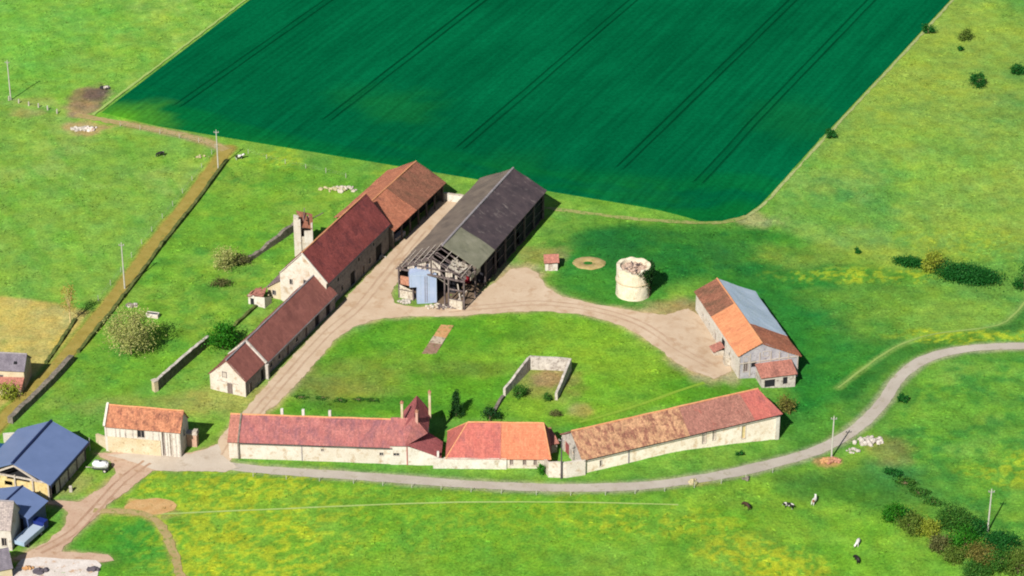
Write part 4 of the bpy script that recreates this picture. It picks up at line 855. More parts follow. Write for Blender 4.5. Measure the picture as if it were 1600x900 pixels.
a, b2, c, d = slope_pts(-.35, L+.3, W, h, W/2, hr, .4); patch(T, 'roof', T_mred, a, b2, ce, d)
ridge_cap(T, (-.3, W/2, hr+.05), ce, M['caporange']); gutter(T, (0, -.5, 2.95), (L, -.5, 2.95), .07)
bm = bmesh.new(); facade(bm, (0, W), (0, -1), W, 3.3, 3.3, [(1.2, 3.4, -.2, 2.7), (4.6, 5.5, 1.7, 2.7), (7.6, 8.2, 1.0, 1.8)], .05, -1, (W/2, 6.5)); 
for v in bm.verts: v.co.x -= .03
obj('gable_wall', bm, M['greywall'], T)
bm = bmesh.new(); box(bm, 9.2, 9.4, -.12, -.01, -3, 3); obj('downpipe', bm, M['capgrey'], T)
bm = bmesh.new(); box(bm, L-.9, L-.1, -.2, -.01, -5, 2.9); obj('corner_quoin', bm, M['white'], T)
w0 = [G(852, 734), G(857, 744.5), G(884, 745.5), G(914, 740.5)]
wall_run('gate_wall', 'cream yard wall behind the dark pole, between the hipped barn and the mottled-roofed barn', 'wall', w0, [2.4, 3.2, 3.3, 3.2], .5, M['plaster'], rag=.15, base=1)
c0 = G(876, 716); T = thing('gate_shed', 'small grey lean-to shed squeezed behind the cream yard wall', 'shed', c0, R(20))
bm = bmesh.new(); facade(bm, (0, 0), (1, 0), 2.6, 2.2, 2.2, [], .2); facade(bm, (0, 4), (0, -1), 4, 2.9, 2.2, [], .2); facade(bm, (2.6, 0), (0, 1), 4, 2.2, 2.9, [], .2); facade(bm, (2.6, 4), (-1, 0), 2.6, 2.9, 2.9, [], .2); obj('wall', bm, M['greywall'], T)
for v in (0,): T.location = T.location+Vector((-3.1, 1.2, 0))
patch(T, 'roof', T_hut, (-.3, -.4, 2.1), (2.9, -.4, 2.1), (2.9, 4.2, 3.0), (-.3, 4.2, 3.0))

# ---------- small house, blue barn and the corner of the hamlet on the left
F = [(6.3, 7.7, 3.6, 5.2, 'window', DK), (11.0, 11.5, 0, 5.2, 'window', M['timber']), (12.5, 12.9, 0.2, 5.0, 'window', M['paletimber'])]
T = gabled('small orange-roofed house with a two-tone cream wall at the road junction', 'house', 'small_house', -76.0, -64.0, -9.0, 14.5, 5.6, 5.75, 5.4, 8.4, M['white'], f=F, r=[(2.2, 3.1, 3.2, 4.4, 'window', GL)])
L, W = 14.5, 5.6
a, b2, c, d = slope_pts(.3, L+.2, 0, 5.75, W/2, 8.4, .45); patch(T, 'roof', T_house, a, b2, c, d)
a, b2, c, d = slope_pts(.3, L+.2, W, 5.4, W/2, 8.4, .4); patch(T, 'roof', T_house, a, b2, c, d)
ridge_cap(T, (.3, W/2, 8.45), (L+.2, W/2, 8.45), M['caporange'])
bm = bmesh.new(); beam(bm, (.1, -.4, 5.7), (.1, W/2, 8.75), .42, .4); beam(bm, (.1, W+.3, 5.4), (.1, W/2, 8.75), .42, .4); obj('parapet', bm, M['white'], T)
bm = bmesh.new(); facade(bm, (.5, -.16), (1, 0), 10.2, 3.3, 3.3, [], .1); facade(bm, (10.7, -.16), (0, 1), .15, 3.3, 3.3, [], .1); box(bm, .5, 10.7, -.16, -.005, 3.3, 3.32); facade(bm, (.5, -.01), (0, -1), .15, 3.3, 3.3, [], .1); obj('lower_wall', bm, M['stone'], T)
for u in (.3, 2.1, 2.9, 4.0, 5.4, 9.2, 10.4, 12.0, 13.6, 14.3): obj('timber_stud', boxm(u-.11, u+.11, -.09, -.01, 3.34 if u < 10.6 else .1, 5.6), M['greywall'], T)
wall_run('garden_wall', 'low pale wall running from the small orange-roofed house towards the blue barn', 'wall', GP([(152, 690), (172, 704)]), [2.0, 2.6], .5, M['stone'], rag=.3)
c0 = G(302, 696); T = thing('gate_pillar', 'square red-brick gate pillar beside the small orange-roofed house', 'gate pillar', c0, R(-9))
obj('shaft', boxm(-1.0, .9, -.6, .6, -.6, 2.7), rough_mat('pale_brick', S(206, 164, 140), S(226, 190, 166), 1.0, S(180, 130, 108), 2, .52, .68), T); bm = bmesh.new(); box(bm, -1.15, 1.05, -.75, .75, 2.7, 2.95); box(bm, .1, .95, -.6, .6, 2.95, 3.4); obj('capstone', bm, M['paletimber'], T)

L, W, h, hr = 14.8, 13.5, 3.9, 6.9
T = thing('blue_barn', 'blue metal-roofed open barn with a yellow boarded front at the left edge', 'barn', (-83.9, -81.0, 0), R(72))
bm = bmesh.new(); gh = [(1.2, 3.6, 2.7, 3.4), (5.0, 9.6, 2.9, 3.5), (4.4, 6.0, 1.5, 2.5), (8.6, 9.6, .5, 1.2)]
facade(bm, (.1, W), (0, -1), W, 3.7, 3.7, gh, .3, -1, None); obj('front_boarding', bm, M['straw'], T)
bm = bmesh.new(); v_ = [bm.verts.new(q) for q in ((2.0, .6, 3.7), (2.0, W-.6, 3.7), (2.0, W/2, hr-.4))]; bm.faces.new(v_); obj('gable_back', bm, M['shedback'], T)  # dark sheet stands in for the shade under the roof
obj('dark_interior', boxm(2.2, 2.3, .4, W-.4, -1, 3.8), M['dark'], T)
bm = bmesh.new()
for s in (.1, 3.2, 6.8, 10.4, 13.5): beam(bm, (-.1, s, -1), (-.1, s, h-.1 if s in (.1, 13.5) else 4.2), .28, .28)
for a_, b_ in (((0, .2, h-.15), (0, W/2, hr-.25)), ((0, W-.2, h-.15), (0, W/2, hr-.25)), ((0, 0, 3.78), (0, W, 3.78)), ((-.05, 2.4, 3.9), (-.05, W/2, 6.2)), ((-.05, W-2.4, 3.9), (-.05, W/2, 6.2))): beam(bm, a_, b_, .25, .3)
obj('truss', bm, M['paletimber'], T)
bm = bmesh.new(); facade(bm, (2.4, 0), (1, 0), L-2.4, 3.0, 3.0, [], .2, -1); facade(bm, (L, 0), (0, 1), W, h, h, [], .2, -1, (W/2, hr)); facade(bm, (L, W), (-1, 0), L, h, h, [], .2, -1); obj('wall', bm, M['greywall'], T)
for i in range(5): obj('post', boxm(.3+i*3.5, .55+i*3.5, -.15, .1, -1, h), M['timber'], T)
a, b2, c, d = slope_pts(-.5, L+.4, 0, h, W/2, hr, .6); patch(T, 'roof', R_blue, a, b2, c, d, amp=.015)
a, b2, c, d = slope_pts(-.5, L+.4, W, h, W/2, hr, .6); patch(T, 'roof', R_blue, a, b2, c, d, amp=.015)
ridge_cap(T, (-.5, W/2, hr+.02), (L+.4, W/2, hr+.02), M['capblue'], .3)
bm = bmesh.new(); box(bm, -.5, L+.4, -.75, -.62, h-.75, h-.15); obj('fascia', bm, M['capblue'], T)

c0 = G(46, 836); T = thing('blue_shed', 'small blue-roofed shed behind the grey cottage in the lower left corner', 'shed', c0, R(66))
L, W, h, hr = 5.6, 9.5, 3.9, 5.6
bm = bmesh.new(); facade(bm, (0, 0), (1, 0), L, h, h, [], .2, -1); facade(bm, (L, 0), (0, 1), W, h, h, [], .2, -1, (W/2, hr)); facade(bm, (L, W), (-1, 0), L, h, h, [], .2, -1); facade(bm, (0, W), (0, -1), W, h, h, [(5.5, 8.5, -.5, 3.2, 'opening', DK)], .2, -1, (W/2, hr)); obj('wall', bm, plain('blue_cladding', S(84, 104, 150), .6), T); openings(T, (0, W), (0, -1), [(5.5, 8.5, -.5, 3.2, 'opening', DK)], .2)
for v0 in (0, W):
    a, b2, c, d = slope_pts(-.4, L+.4, v0, h, W/2, hr, .5); patch(T, 'roof', R_blue, a, b2, c, d, amp=.015)
ridge_cap(T, (-.4, W/2, hr+.02), (L+.4, W/2, hr+.02), M['capblue'], .22)
T = gabled('grey-roofed cottage with a whitish front cut by the left edge near the concrete yard', 'house', 'grey_cottage', -97.5, -96.2, -6, 9.4, 6.6, 4.5, 4.5, 8.1, M['white'], f=[(7.6, 8.5, .9, 2.6, 'window', DK), (3, 4, 1.2, 2.6, 'window', GL)])
gr = tile_mat('pale_grey_tiles', S(176, 162, 158), S(200, 186, 178), S(150, 140, 140), (.5, .68))
for v0 in (0, 6.6):
    a, b2, c, d = slope_pts(-.2, 9.5, v0, 4.5, 3.3, 8.1, .3); patch(T, 'roof', gr, a, b2, c, d)
ridge_cap(T, (-.2, 3.3, 8.15), (9.5, 3.3, 8.15), M['capgrey'])
T = gabled('slate-roofed stone house with red lean-to at the left edge', 'house', 'slate_house', -107.3, -40.2, -5, 12.6, 5.4, 4.2, 4.0, 6.3, M['stone'], f=[(7.5, 8.4, 1.6, 3, 'window', GL)])
for v0, hh in ((0, 4.2), (5.4, 4.0)):
    a, b2, c, d = slope_pts(-.2, 12.8, v0, hh, 2.7, 6.3, .3); patch(T, 'roof', M['slate'], a, b2, c, d)
ridge_cap(T, (-.2, 2.7, 6.35), (12.8, 2.7, 6.35), M['capgrey'])
bm = bmesh.new(); facade(bm, (6.0, -2.6), (1, 0), 6.4, 1.6, 1.6, [], .2); facade(bm, (12.4, -2.6), (0, 1), 2.55, 1.6, 2.4, [], .2); facade(bm, (6.0, -.05), (0, -1), 2.55, 2.4, 1.6, [], .2); obj('lean_to_wall', bm, M['stone'], T)
patch(T, 'lean_to_roof', T_hut, (5.8, -2.8, 1.6), (12.6, -2.8, 1.6), (12.6, -.02, 2.6), (5.8, -.02, 2.6))
for i, u in enumerate((7.2, 10.8)):
    bm = bmesh.new(); box(bm, u-.3, u+.3, .8, 1.4, 5.05+.0, 5.4); obj('skylight', bm, DK, T)
c0 = G(2, 898); T = gabled('dark slate-roofed shed in the bottom left corner', 'shed', 'corner_shed', c0.x-5, c0.y-3.5, 20, 7.6, 6, 2.2, 2.2, 4.4, M['stone'])
for v0 in (0, 6):
    a, b2, c, d = slope_pts(-.2, 7.8, v0, 2.2, 3, 4.4, .3); patch(T, 'roof', M['slate'], a, b2, c, d)

# ---------- dovecote and hut
c0 = G(989, 458); T = thing('dovecote', 'round roofless cream stone dovecote with ivy on its right side', 'dovecote', c0)
bm = bmesh.new(); n = 56; rr = 3.55; hh = 6.6; prev = None; rings = []
for r_, z in ((rr+.12, -.8), (rr, .3), (rr, 1.1), (rr, 1.9), (rr, 2.6), (rr, 3.25), (rr, 3.9), (rr, 4.6), (rr, 5.3)): rings.append([(r_+.11*noise.noise((math.cos(6.283*i/n)*3.4, math.sin(6.283*i/n)*3.4, z*.8)), z) for i in range(n)])
top = [hh+.6*noise.noise((math.cos(2*math.pi*i/n)*2.1, math.sin(2*math.pi*i/n)*2.1, 4))-(.5 if 40 < i < 47 else 0) for i in range(n)]
rings.append([(rr, z) for z in top]); rings.append([(rr-.75, z-.1) for z in top]); rings.append([(rr-.75, 4.2)]*n)
vs = [[bm.verts.new((r_*math.cos(2*math.pi*i/n), r_*math.sin(2*math.pi*i/n), z)) for i, (r_, z) in enumerate(ring)] for ring in rings]
for a, b in zip(vs, vs[1:]):
    for i in range(n): bm.faces.new((a[i], a[(i+1) % n], b[(i+1) % n], b[i]))
bmesh.ops.recalc_face_normals(bm, faces=bm.faces)
for f in bm.faces: f.normal_update()
obj('drum_wall', bm, rough_mat('cream_dovecote_stone', S(240, 224, 190), S(252, 242, 218), .5, S(214, 186, 140), .9, .56, .72, bmp=.5), T)
bm = bmesh.new()
for i in range(n):
    t0, t1 = 2*math.pi*i/n, 2*math.pi*(i+1)/n; q = [(r_*math.cos(t), r_*math.sin(t), z) for t in (t0, t1) for r_, z in ((rr-.05, 3.3), (rr+.14, 3.3), (rr+.14, 3.52), (rr-.05, 3.52))]
    v = [bm.verts.new(p) for p in q]; bm.faces.new((v[0], v[1], v[5], v[4])); bm.faces.new((v[1], v[2], v[6], v[5])); bm.faces.new((v[2], v[3], v[7], v[6]))
obj('string_course', bm, M['stone'], T)
bm = bmesh.new()
for k in range(90):
    t = rnd.uniform(0, 6.28); q = 2.75*rnd.random()**.5; rock(bm, (q*math.cos(t), q*math.sin(t), 5.75+.4*(1-q/2.7)), rnd.uniform(.25, .55), k)
bar(bm, (0, 0, 4.2), (0, 0, 5.7), 2.78, 2.78, 32)
obj('fallen_roof', bm, rough_mat('fallen_tiles', S(200, 168, 148), S(226, 200, 176), 1.5, S(140, 112, 104), 2, .54, .66), T)
bm = bmesh.new(); beam(bm, (-1.8, -.5, 6.0), (1.4, .8, 6.5), .2, .2); beam(bm, (.6, -1.8, 6.0), (-.4, 2.0, 6.4), .2, .2); obj('rafter', bm, M['timber'], T)
DOVE = T
c0 = G(852, 423); T = gabled('tiny red-tiled white hut standing alone on the grass beside the pond ring', 'hut', 'garden_hut', c0.x, c0.y, 2, 2.6, 2.6, 2.0, 2.3, 2.9, M['white'], f=[(.7, 1.5, 0, 1.7, 'door', M['paletimber'])])
patch(T, 'roof', T_hut, (-.3, -.4, 2.0), (2.9, -.4, 2.0), (2.9, 1.6, 3.0), (-.3, 1.6, 3.0)); patch(T, 'roof', T_hut, (-.3, 2.9, 2.3), (2.9, 2.9, 2.3), (2.9, 1.6, 3.0), (-.3, 1.6, 3.0))

# ------------------------------------------------------------------ plants
def leaf_mesh(name, centers, size, mat, parent, seed, updir=.35, aspect=.7):
    g = np.random.default_rng(seed); n = len(centers); c = np.asarray(centers)
    nrm = g.normal(size=(n, 3)); nrm[:, 2] = np.abs(nrm[:, 2])+updir; nrm /= np.linalg.norm(nrm, axis=1)[:, None]
    t = np.cross(nrm, g.normal(size=(n, 3))); t /= np.linalg.norm(t, axis=1)[:, None]; b = np.cross(nrm, t)
    s = size*g.uniform(.6, 1.35, n)[:, None]; w = s*aspect
    v = np.stack([c-t*s*.5, c+b*w*.5+nrm*s*.08, c+t*s*.5, c-b*w*.5+nrm*s*.08], 1).reshape(-1, 3)
    me = bpy.data.meshes.new(name); me.vertices.add(4*n); me.vertices.foreach_set('co', v.astype(np.float32).ravel())
    me.loops.add(4*n); me.loops.foreach_set('vertex_index', np.arange(4*n, dtype=np.int32)); me.polygons.add(n); me.polygons.foreach_set('loop_start', np.arange(0, 4*n, 4, dtype=np.int32)); me.update(calc_edges=True)
    a = me.attributes.new('rnd', 'FLOAT', 'FACE'); a.data.foreach_set('value', g.random(n).astype(np.float32))
    o = bpy.data.objects.new(name, me); COL.objects.link(o); me.materials.append(mat); o.parent = parent; return o
def plant(name, label, cat, base, rx, ry, rz, cz, mat, n=1500, leaf=.4, clumps=16, trunk=None, seed=1, group=None, rot=0, tight=.34, bark=None, cone=False, core=.45, limbs=True):
    g = np.random.default_rng(seed); T = thing(name, label, cat, base, rot, group); cs = []
    for k in range(clumps):
        d = g.normal(size=3); d /= np.linalg.norm(d); q = g.uniform(core, 1)**.6*.85
        p = d*q
        if cone: p[2] = g.uniform(-1, 1); f = (1-p[2])/2*.95+.04; an = g.uniform(0, 6.28); p[0], p[1] = f*math.cos(an)*g.uniform(.3, .9), f*math.sin(an)*g.uniform(.3, .9)
        cs.append(np.array([p[0]*rx, p[1]*ry, cz+p[2]*rz]))
    cs = np.array(cs); cs[:, 2] = np.maximum(cs[:, 2], .15*rz)
    w = g.uniform(.5, 1.5, clumps); w /= w.sum(); idx = g.choice(clumps, n, p=w)
    sp = np.array([rx, ry, rz])*tight
    if cone: sp = sp*np.array([.6, .6, .5])
    pts = cs[idx]+g.normal(size=(n, 3))*sp*g.uniform(.4, 1, (n, 1)); pts[:, 2] = np.maximum(pts[:, 2], .08)
    leaf_mesh('crown' if trunk else 'foliage', pts, leaf, mat, T, seed+5)
    bm = bmesh.new(); tr = trunk or min(.16, .05*rx+.04); zt = max(.3, cz-rz*.45)
    bar(bm, (0, 0, -.4), (0.05, 0, zt), tr, tr*.75, 8)
    if limbs:
        for p in cs[:14]:
            s = Vector((.05, 0, zt*g.uniform(.6, 1))); e = Vector(p); m = s.lerp(e, .5)+Vector((0, 0, .12*rz)); bar(bm, s, m, tr*.5, tr*.3, 5, False); bar(bm, m, e, tr*.3, tr*.1, 5, False)
    obj('trunk' if trunk else 'stem', bm, bark or M['bark'], T); return T
def px_m(y): return FPX/((G(800, y)-CAM).length)
L_willow = leaf_mat('pale_willow_leaves', S(164, 172, 90), S(196, 198, 114), S(216, 214, 146))
L_green = leaf_mat('fresh_green_leaves', S(36, 108, 18), S(54, 136, 26), S(80, 156, 36))
L_dark = leaf_mat('deep_green_leaves', S(22, 90, 30), S(34, 110, 40), S(58, 128, 48))
L_gold = leaf_mat('golden_twigs', S(160, 138, 60), S(204, 172, 84), S(222, 196, 110))
L_olive = leaf_mat('olive_leaves', S(82, 112, 40), S(108, 138, 50), S(138, 158, 70))
L_brown = leaf_mat('brown_twigs', S(88, 96, 52), S(116, 118, 66), S(134, 138, 80))
L_lime = leaf_mat('yellow_green_leaves', S(140, 162, 44), S(164, 178, 56), S(186, 194, 80))
L_orange = leaf_mat('rusty_leaves', S(104, 112, 48), S(136, 130, 60), S(156, 144, 74))
L_cyp = leaf_mat('cypress_leaves', S(20, 62, 26), S(36, 84, 34), S(60, 104, 44))
L_mid = leaf_mat('mid_green_leaves', S(44, 104, 34), S(70, 126, 42), S(100, 146, 54))

plant('willow', 'large round pale willow standing alone in the grass left of the long low barn', 'tree', G(205, 553), 5.9, 5.7, 5.4, 5.2, L_willow, 8000, .3, 90, .2, 11, tight=.17, bark=rough_mat('pale_bark', S(176, 160, 110), S(204, 188, 140), 1.5), core=.25)
plant('round_bush', 'round fresh-green bush at the end of the grey wall near the long low barn', 'bush', G(348, 543), 3.1, 3.0, 2.7, 2.7, L_green, 3200, .36, 26, .2, 12)
plant('golden_tree', 'thin golden bare-twigged tree beside the straw-coloured field', 'tree', G(110, 504), 1.9, 1.9, 3.4, 5.6, L_gold, 1300, .22, 22, .16, 13, tight=.28, bark=M['straw'])
plant('scrub_bush', 'pale olive scrub bush in the grass left of the ruined tower', 'bush', G(350, 420), 2.7, 2.3, 2.5, 2.6, L_willow, 2200, .28, 30, None, 14)
plant('bramble', 'brown bramble thicket at the foot of the dark ruined wall', 'bush', G(377, 414), 2.1, 1.9, 1.3, 1.2, L_brown, 900, .28, 14, None, 15)
plant('bramble', 'low dark brown bramble below the pale olive scrub bush', 'bush', G(345, 447), 2.2, 1.6, .9, .7, L_brown, 700, .3, 12, None, 16)
plant('cypress', 'small dark cypress with a pointed top on the courtyard grass', 'tree', G(713, 650), 1.7, 1.6, 2.7, 2.7, L_cyp, 2600, .28, 60, .14, 17, tight=.34, cone=True, limbs=False)
plant('small_tree', 'little dark grey-green tree behind the pinkish half of the hipped barn', 'tree', G(765, 660), 1.8, 1.4, 1.3, 2.0, L_cyp, 900, .3, 14, .12, 18)
plant('pen_bush', 'larger of the two bushes inside the roofless stone pen', 'bush', G(812, 620), 1.5, 1.4, 1.5, 1.4, L_mid, 1200, .28, 14, None, 19)
plant('pen_bush', 'smaller bush inside the roofless stone pen, by its right wall', 'bush', G(856, 625), 1.0, .9, .8, .8, L_mid, 600, .26, 10, None, 20)
plant('russet_bush', 'olive-brown bush between the porch of the right barn and the bright red roof end', 'bush', G(1229, 642), 1.9, 1.8, 1.7, 1.6, L_orange, 1200, .3, 16, None, 21)
plant('round_tree', 'round yellow-green tree standing in front of the dark hedge on the right hillside', 'tree', G(1454, 424), 2.4, 2.3, 2.4, 2.6, L_lime, 2200, .32, 20, .18, 22)
plant('hedge', 'long dark green hedge tapering to the right of the yellow-green round tree', 'hedge', G(1512, 437), 6.2, 3.2, 1.9, 1.5, L_dark, 11000, .34, 60, None, 23, rot=R(-20), limbs=False)
plant('hedge', 'short low dark green hedge left of the yellow-green round tree', 'hedge', G(1425, 414), 3.6, 1.8, 1.0, .8, L_dark, 4200, .32, 30, None, 24, rot=R(-14), limbs=False)
plant('edge_tree', 'dark green tree cut by the right edge above the bend of the road', 'tree', G(1599, 452), 2.4, 2.4, 2.6, 2.7, L_dark, 2200, .36, 18, .2, 25)
for i, (px, py, r, lb) in enumerate(((1507, 63, 1.8, 'roundish dark bush in the upper right pasture, nearest the top edge'), (1527, 135, 2.0, 'largest dark bush of the upper right pasture, lower than its neighbours'), (1588, 116, 1.7, 'dark bush at the right edge of the upper right pasture'), (1450, 52, 1.5, 'small dark bush hard against the right margin of the dark green field near the top'), (1500, 79, .7, 'tiny bush just below the roundish bush of the upper right pasture'), (1298, 216, 1.3, 'small dark bush at the field margin lower down the dark green field'), (1411, 628, 1.0, 'small dark bush beside the rising bend of the grey road'), (1340, 395, .7, 'tiny shrub among yellow flowers left of the dark hedge'))):
    plant('pasture_bush', lb, 'bush', G(px, py), r, r*.9, r*.85, r*.85, L_dark if i != 0 else L_olive, int(700*r), .34, 12, None, 30+i)
hr_ = ((1394, 812, 1.9, L_green, 'bright green bush at the left tip of the lower right hedgerow'), (1414, 812, 1.2, L_dark, 'small dark bush second from the left tip of the lower right hedgerow'), (1424, 832, 2.4, L_olive, 'olive-brown bush near the left tip of the lower right hedgerow'), (1447, 836, 2.0, L_lime, 'pale yellow-green scrub between the olive-brown and the green bushes of the hedgerow'), (1484, 824, 2.6, L_mid, 'broad mid-green bush on the upper side of the lower right hedgerow'), (1502, 832, 2.3, L_mid, 'leafy bush close right of the broad mid-green bush in the hedgerow'), (1522, 836, 1.8, L_dark, 'dark bush left of the foot of the pale pole in the hedgerow'), (1504, 862, 2.6, L_green, 'fresh green bush in the middle of the lower right hedgerow'), (1470, 862, 2.0, L_brown, 'dull brown bush on the lower side of the hedgerow, below the pale scrub'), (1490, 878, 1.8, L_olive, 'olive bush lowest on the downhill side of the hedgerow'), (1532, 884, 2.4, L_orange, 'brownish-olive bush low in the lower right hedgerow'), (1552, 856, 1.9, L_dark, 'dark bush right of the foot of the pale pole in the hedgerow'), (1574, 862, 2.2, L_dark, 'dark green bush near the right end of the hedgerow, upper side'), (1560, 892, 2.3, L_mid, 'mid-green bush at the bottom edge beside the brownish-olive bush'), (1590, 896, 2.8, L_olive, 'large olive bush in the bottom right corner'), (1523, 906, 2.2, L_mid, 'green bush cut by the bottom edge below the brownish-olive bush'))
for i, (px, py, r, mt, lb) in enumerate(hr_): plant('hedgerow_bush', lb, 'bush', G(px, py), r*1.12, r*1.05, r*.9, r*.85, mt, int(1300*r), .28, 22, None, 50+i, 'bushes of the lower right hedgerow')
for i, (px, py, r, lb) in enumerate(((1397, 742, 1.2, 'low dark shrub nearest the stone heap above the hedgerow'), (1416, 758, 1.5, 'low dark shrub second below the stone heap above the hedgerow'), (1437, 773, 1.5, 'low dark shrub third below the stone heap above the hedgerow'), (1457, 788, 1.4, 'low dark shrub just uphill of the broad mid-green hedgerow bush'))): plant('low_shrub', lb, 'shrub', G(px, py), r*1.5, r, r*.5, r*.4, L_mid if i else L_dark, 620, .32, 14, None, 70+i, 'low shrubs above the hedgerow', rot=R(-35))
plant('garden_bush', 'yellow-green bush in front of the slate-roofed house at the left edge', 'bush', G(13, 622), 2.2, 1.9, 1.7, 1.6, L_lime, 1200, .32, 14, None, 80)
plant('wall_bush', 'green bush growing against the corner of the cream yard wall', 'bush', G(846, 741), .9, .7, 1.1, 1.0, L_green, 520, .26, 10, None, 81)
plant('wall_bush', 'small dark shrub at the foot of the mottled-roofed barn near its straw-coloured door', 'shrub', G(1155, 712), .8, .6, .6, .6, L_dark, 320, .24, 8, None, 82)
plant('yard_scrub', 'brownish dead scrub on the grass behind the hipped barn', 'shrub', G(868, 650), 1.1, .9, .7, .6, L_brown, 420, .24, 10, None, 83)
for i, (px, py) in enumerate(((505, 623), (532, 627), (560, 626), (582, 627), (470, 622))): plant('weed_clump', 'low clump of dark weeds in the line behind the pink-red roadside barn', 'weeds', G(px, py), 1.5, .8, .35, .25, L_mid, 260, .26, 8, None, 84+i, 'weed clumps in a line behind the roadside barn')
# rough grass: short tussocks in the unmown parts, thinned out where the ground is trodden
gt = np.random.default_rng(21); nT = 60000; ii = gt.integers(0, X.shape[0], nT*2); jj = gt.integers(0, X.shape[1], nT*2)
ok = XYsel[ii, jj] & (hard[ii, jj] < .15) & (near[ii, jj] < .2) & (vnoise(X, Y, 5, 77, 3)[ii, jj]*.6+vnoise(X, Y, 1.7, 12, 5)[ii, jj]*.4+.25*gt.random(nT*2) > .7)
ii, jj = ii[ok][:nT], jj[ok][:nT]
me = bpy.data.meshes.new('grass_tufts'); n = len(ii); cx = X[ii, jj]+gt.uniform(-.3, .3, n); cy = Y[ii, jj]+gt.uniform(-.3, .3, n); cz_ = Z2[ii, jj]
an = gt.uniform(0, 6.28, n); hgt = gt.uniform(.06, .16, n); wd = gt.uniform(.2, .5, n); dx, dy = np.cos(an)*wd, np.sin(an)*wd
v = np.stack([np.stack([cx-dx, cy-dy, cz_-.05], -1), np.stack([cx+dx, cy+dy, cz_-.05], -1), np.stack([cx+dx*.7-dy*.4, cy+dy*.7+dx*.4, cz_+hgt], -1), np.stack([cx-dx*.7-dy*.4, cy-dy*.7+dx*.4, cz_+hgt*.9], -1)], 1)
me.vertices.add(4*n); me.vertices.foreach_set('co', v.astype(np.float32).ravel()); me.loops.add(4*n); me.loops.foreach_set('vertex_index', np.arange(4*n, dtype=np.int32)); me.polygons.add(n); me.polygons.foreach_set('loop_start', np.arange(0, 4*n, 4, dtype=np.int32)); me.update(calc_edges=True)
ca = me.color_attributes.new('Col', 'FLOAT_COLOR', 'POINT'); ca.data.foreach_set('color', np.repeat(np.concatenate([base[ii, jj]*gt.uniform(.8, 1.1, (n, 1)), np.ones((n, 1))], -1), 4, 0).astype(np.float32).ravel())
go = bpy.data.objects.new('grass_tufts', me); COL.objects.link(go); me.materials.append(attr_mat('tussock')); tag(go, 'short rough grass tussocks scattered over the pastures', 'grass', kind='stuff')
# ivy on the dovecote
T = thing('ivy', 'dark ivy hanging down the right side of the round dovecote', 'ivy', DOVE.location); g = np.random.default_rng(5); n = 2600
an = g.normal(-.25, .42, n); zz = 6.9-np.abs(g.normal(0, 2.3, n))*(1.1-np.abs(an+.25)*.7); rr_ = 3.6+np.abs(g.normal(0, .42, n))*(zz/7)
leaf_mesh('foliage', np.stack([rr_*np.cos(an), rr_*np.sin(an), np.maximum(zz, .3)], 1), .32, L_cyp, T, 6)
bm = bmesh.new(); 
for a_ in (-.6, -.3, 0.0): bar(bm, (3.72*math.cos(a_), 3.72*math.sin(a_), -.3), (3.68*math.cos(a_+.15), 3.68*math.sin(a_+.15), 5.8), .09, .05, 5)
obj('stem', bm, M['bark'], T)

# ------------------------------------------------------------------ walls and ruins
lane_r = [p+Vector((1.9, -.55)) for p in LANE]; v3 = lambda l: [Vector((p.x, p.y, 0)) for p in l]
i0 = min(range(len(LANE)), key=lambda i: abs(LANE[i].y-G(107, 560).y)); i1 = min(range(len(LANE)), key=lambda i: abs(LANE[i].y-G(10, 668).y)); i2 = min(range(len(LANE)), key=lambda i: abs(LANE[i].y-G(352, 250).y))
wall_run('lane_wall', 'long grey stone wall along the lower end of the olive grass lane', 'wall', v3(lane_r[i0:i1:3]), 1.5, 1.1, M['darkstone'], cap=None, rag=.25)
M['bank'] = rough_mat('mossy_bank', S(74, 92, 44), S(110, 118, 60), 1.0, S(140, 128, 90), 1.5, .55, .7, bmp=.6)
wall_run('field_bank', 'low dark mossy bank along the right side of the upper olive grass lane', 'bank', v3([p+Vector((1.8, -.5)) for p in LANE[i2:i0:3]]), .8, .7, M['bank'], rag=.5)
wall_run('field_bank', 'short low mossy bank between the straw-coloured field and the grass lane', 'bank', GP([(118, 500), (95, 535), (72, 568)]), .7, .7, M['bank'], rag=.5)
gw = GP([(246, 609), (285, 574), (326, 539)])
wall_run('garden_wall', 'tall grey wall with a pale end pier left of the long low barn', 'wall', gw, [2.3, 2.3, 2.1], .5, M['darkstone'], cap=M['greywall'], rag=.2)
T = thing('end_pier', 'pale stone pier at the near end of the tall grey garden wall', 'pier', gw[0], R(40)); obj('shaft', boxm(-.9, -.05, -.5, .5, -.5, 2.2), M['stone'], T); obj('capstone', boxm(-1.0, .0, -.58, .58, 2.2, 2.4), M['paletimber'], T)
wall_run('overgrown_wall', 'low overgrown wall stub beyond the round fresh-green bush', 'wall', GP([(356, 520), (385, 494), (400, 480)]), .9, .6, M['bank'], rag=.6)
wall_run('ruined_wall', 'dark broken wall running down from the ruined tower to the brambles', 'wall', GP([(462, 358), (425, 384), (385, 410)]), [2.2, 1.6, 1.0], .8, M['darkstone'], rag=.7)
pen = GP([(788, 619), (828, 577), (891, 579), (869, 625)])
wall_run('stone_pen', 'roofless three-sided stone pen on the courtyard grass', 'ruin', pen, [1.8, 3.1, 2.9, 1.6], .5, M['greywall'], rag=.25, step=.9)
wall_run('pen_wall', 'low tumbledown wall continuing downhill from the roofless stone pen', 'wall', GP([(786, 622), (777, 636), (770, 648)]), .9, .6, M['darkstone'], rag=.6)
wall_run('white_wall', 'short white wall behind the blue metal-roofed barn', 'wall', GP([(6, 691), (31, 689)]), 1.9, .4, M['white'])
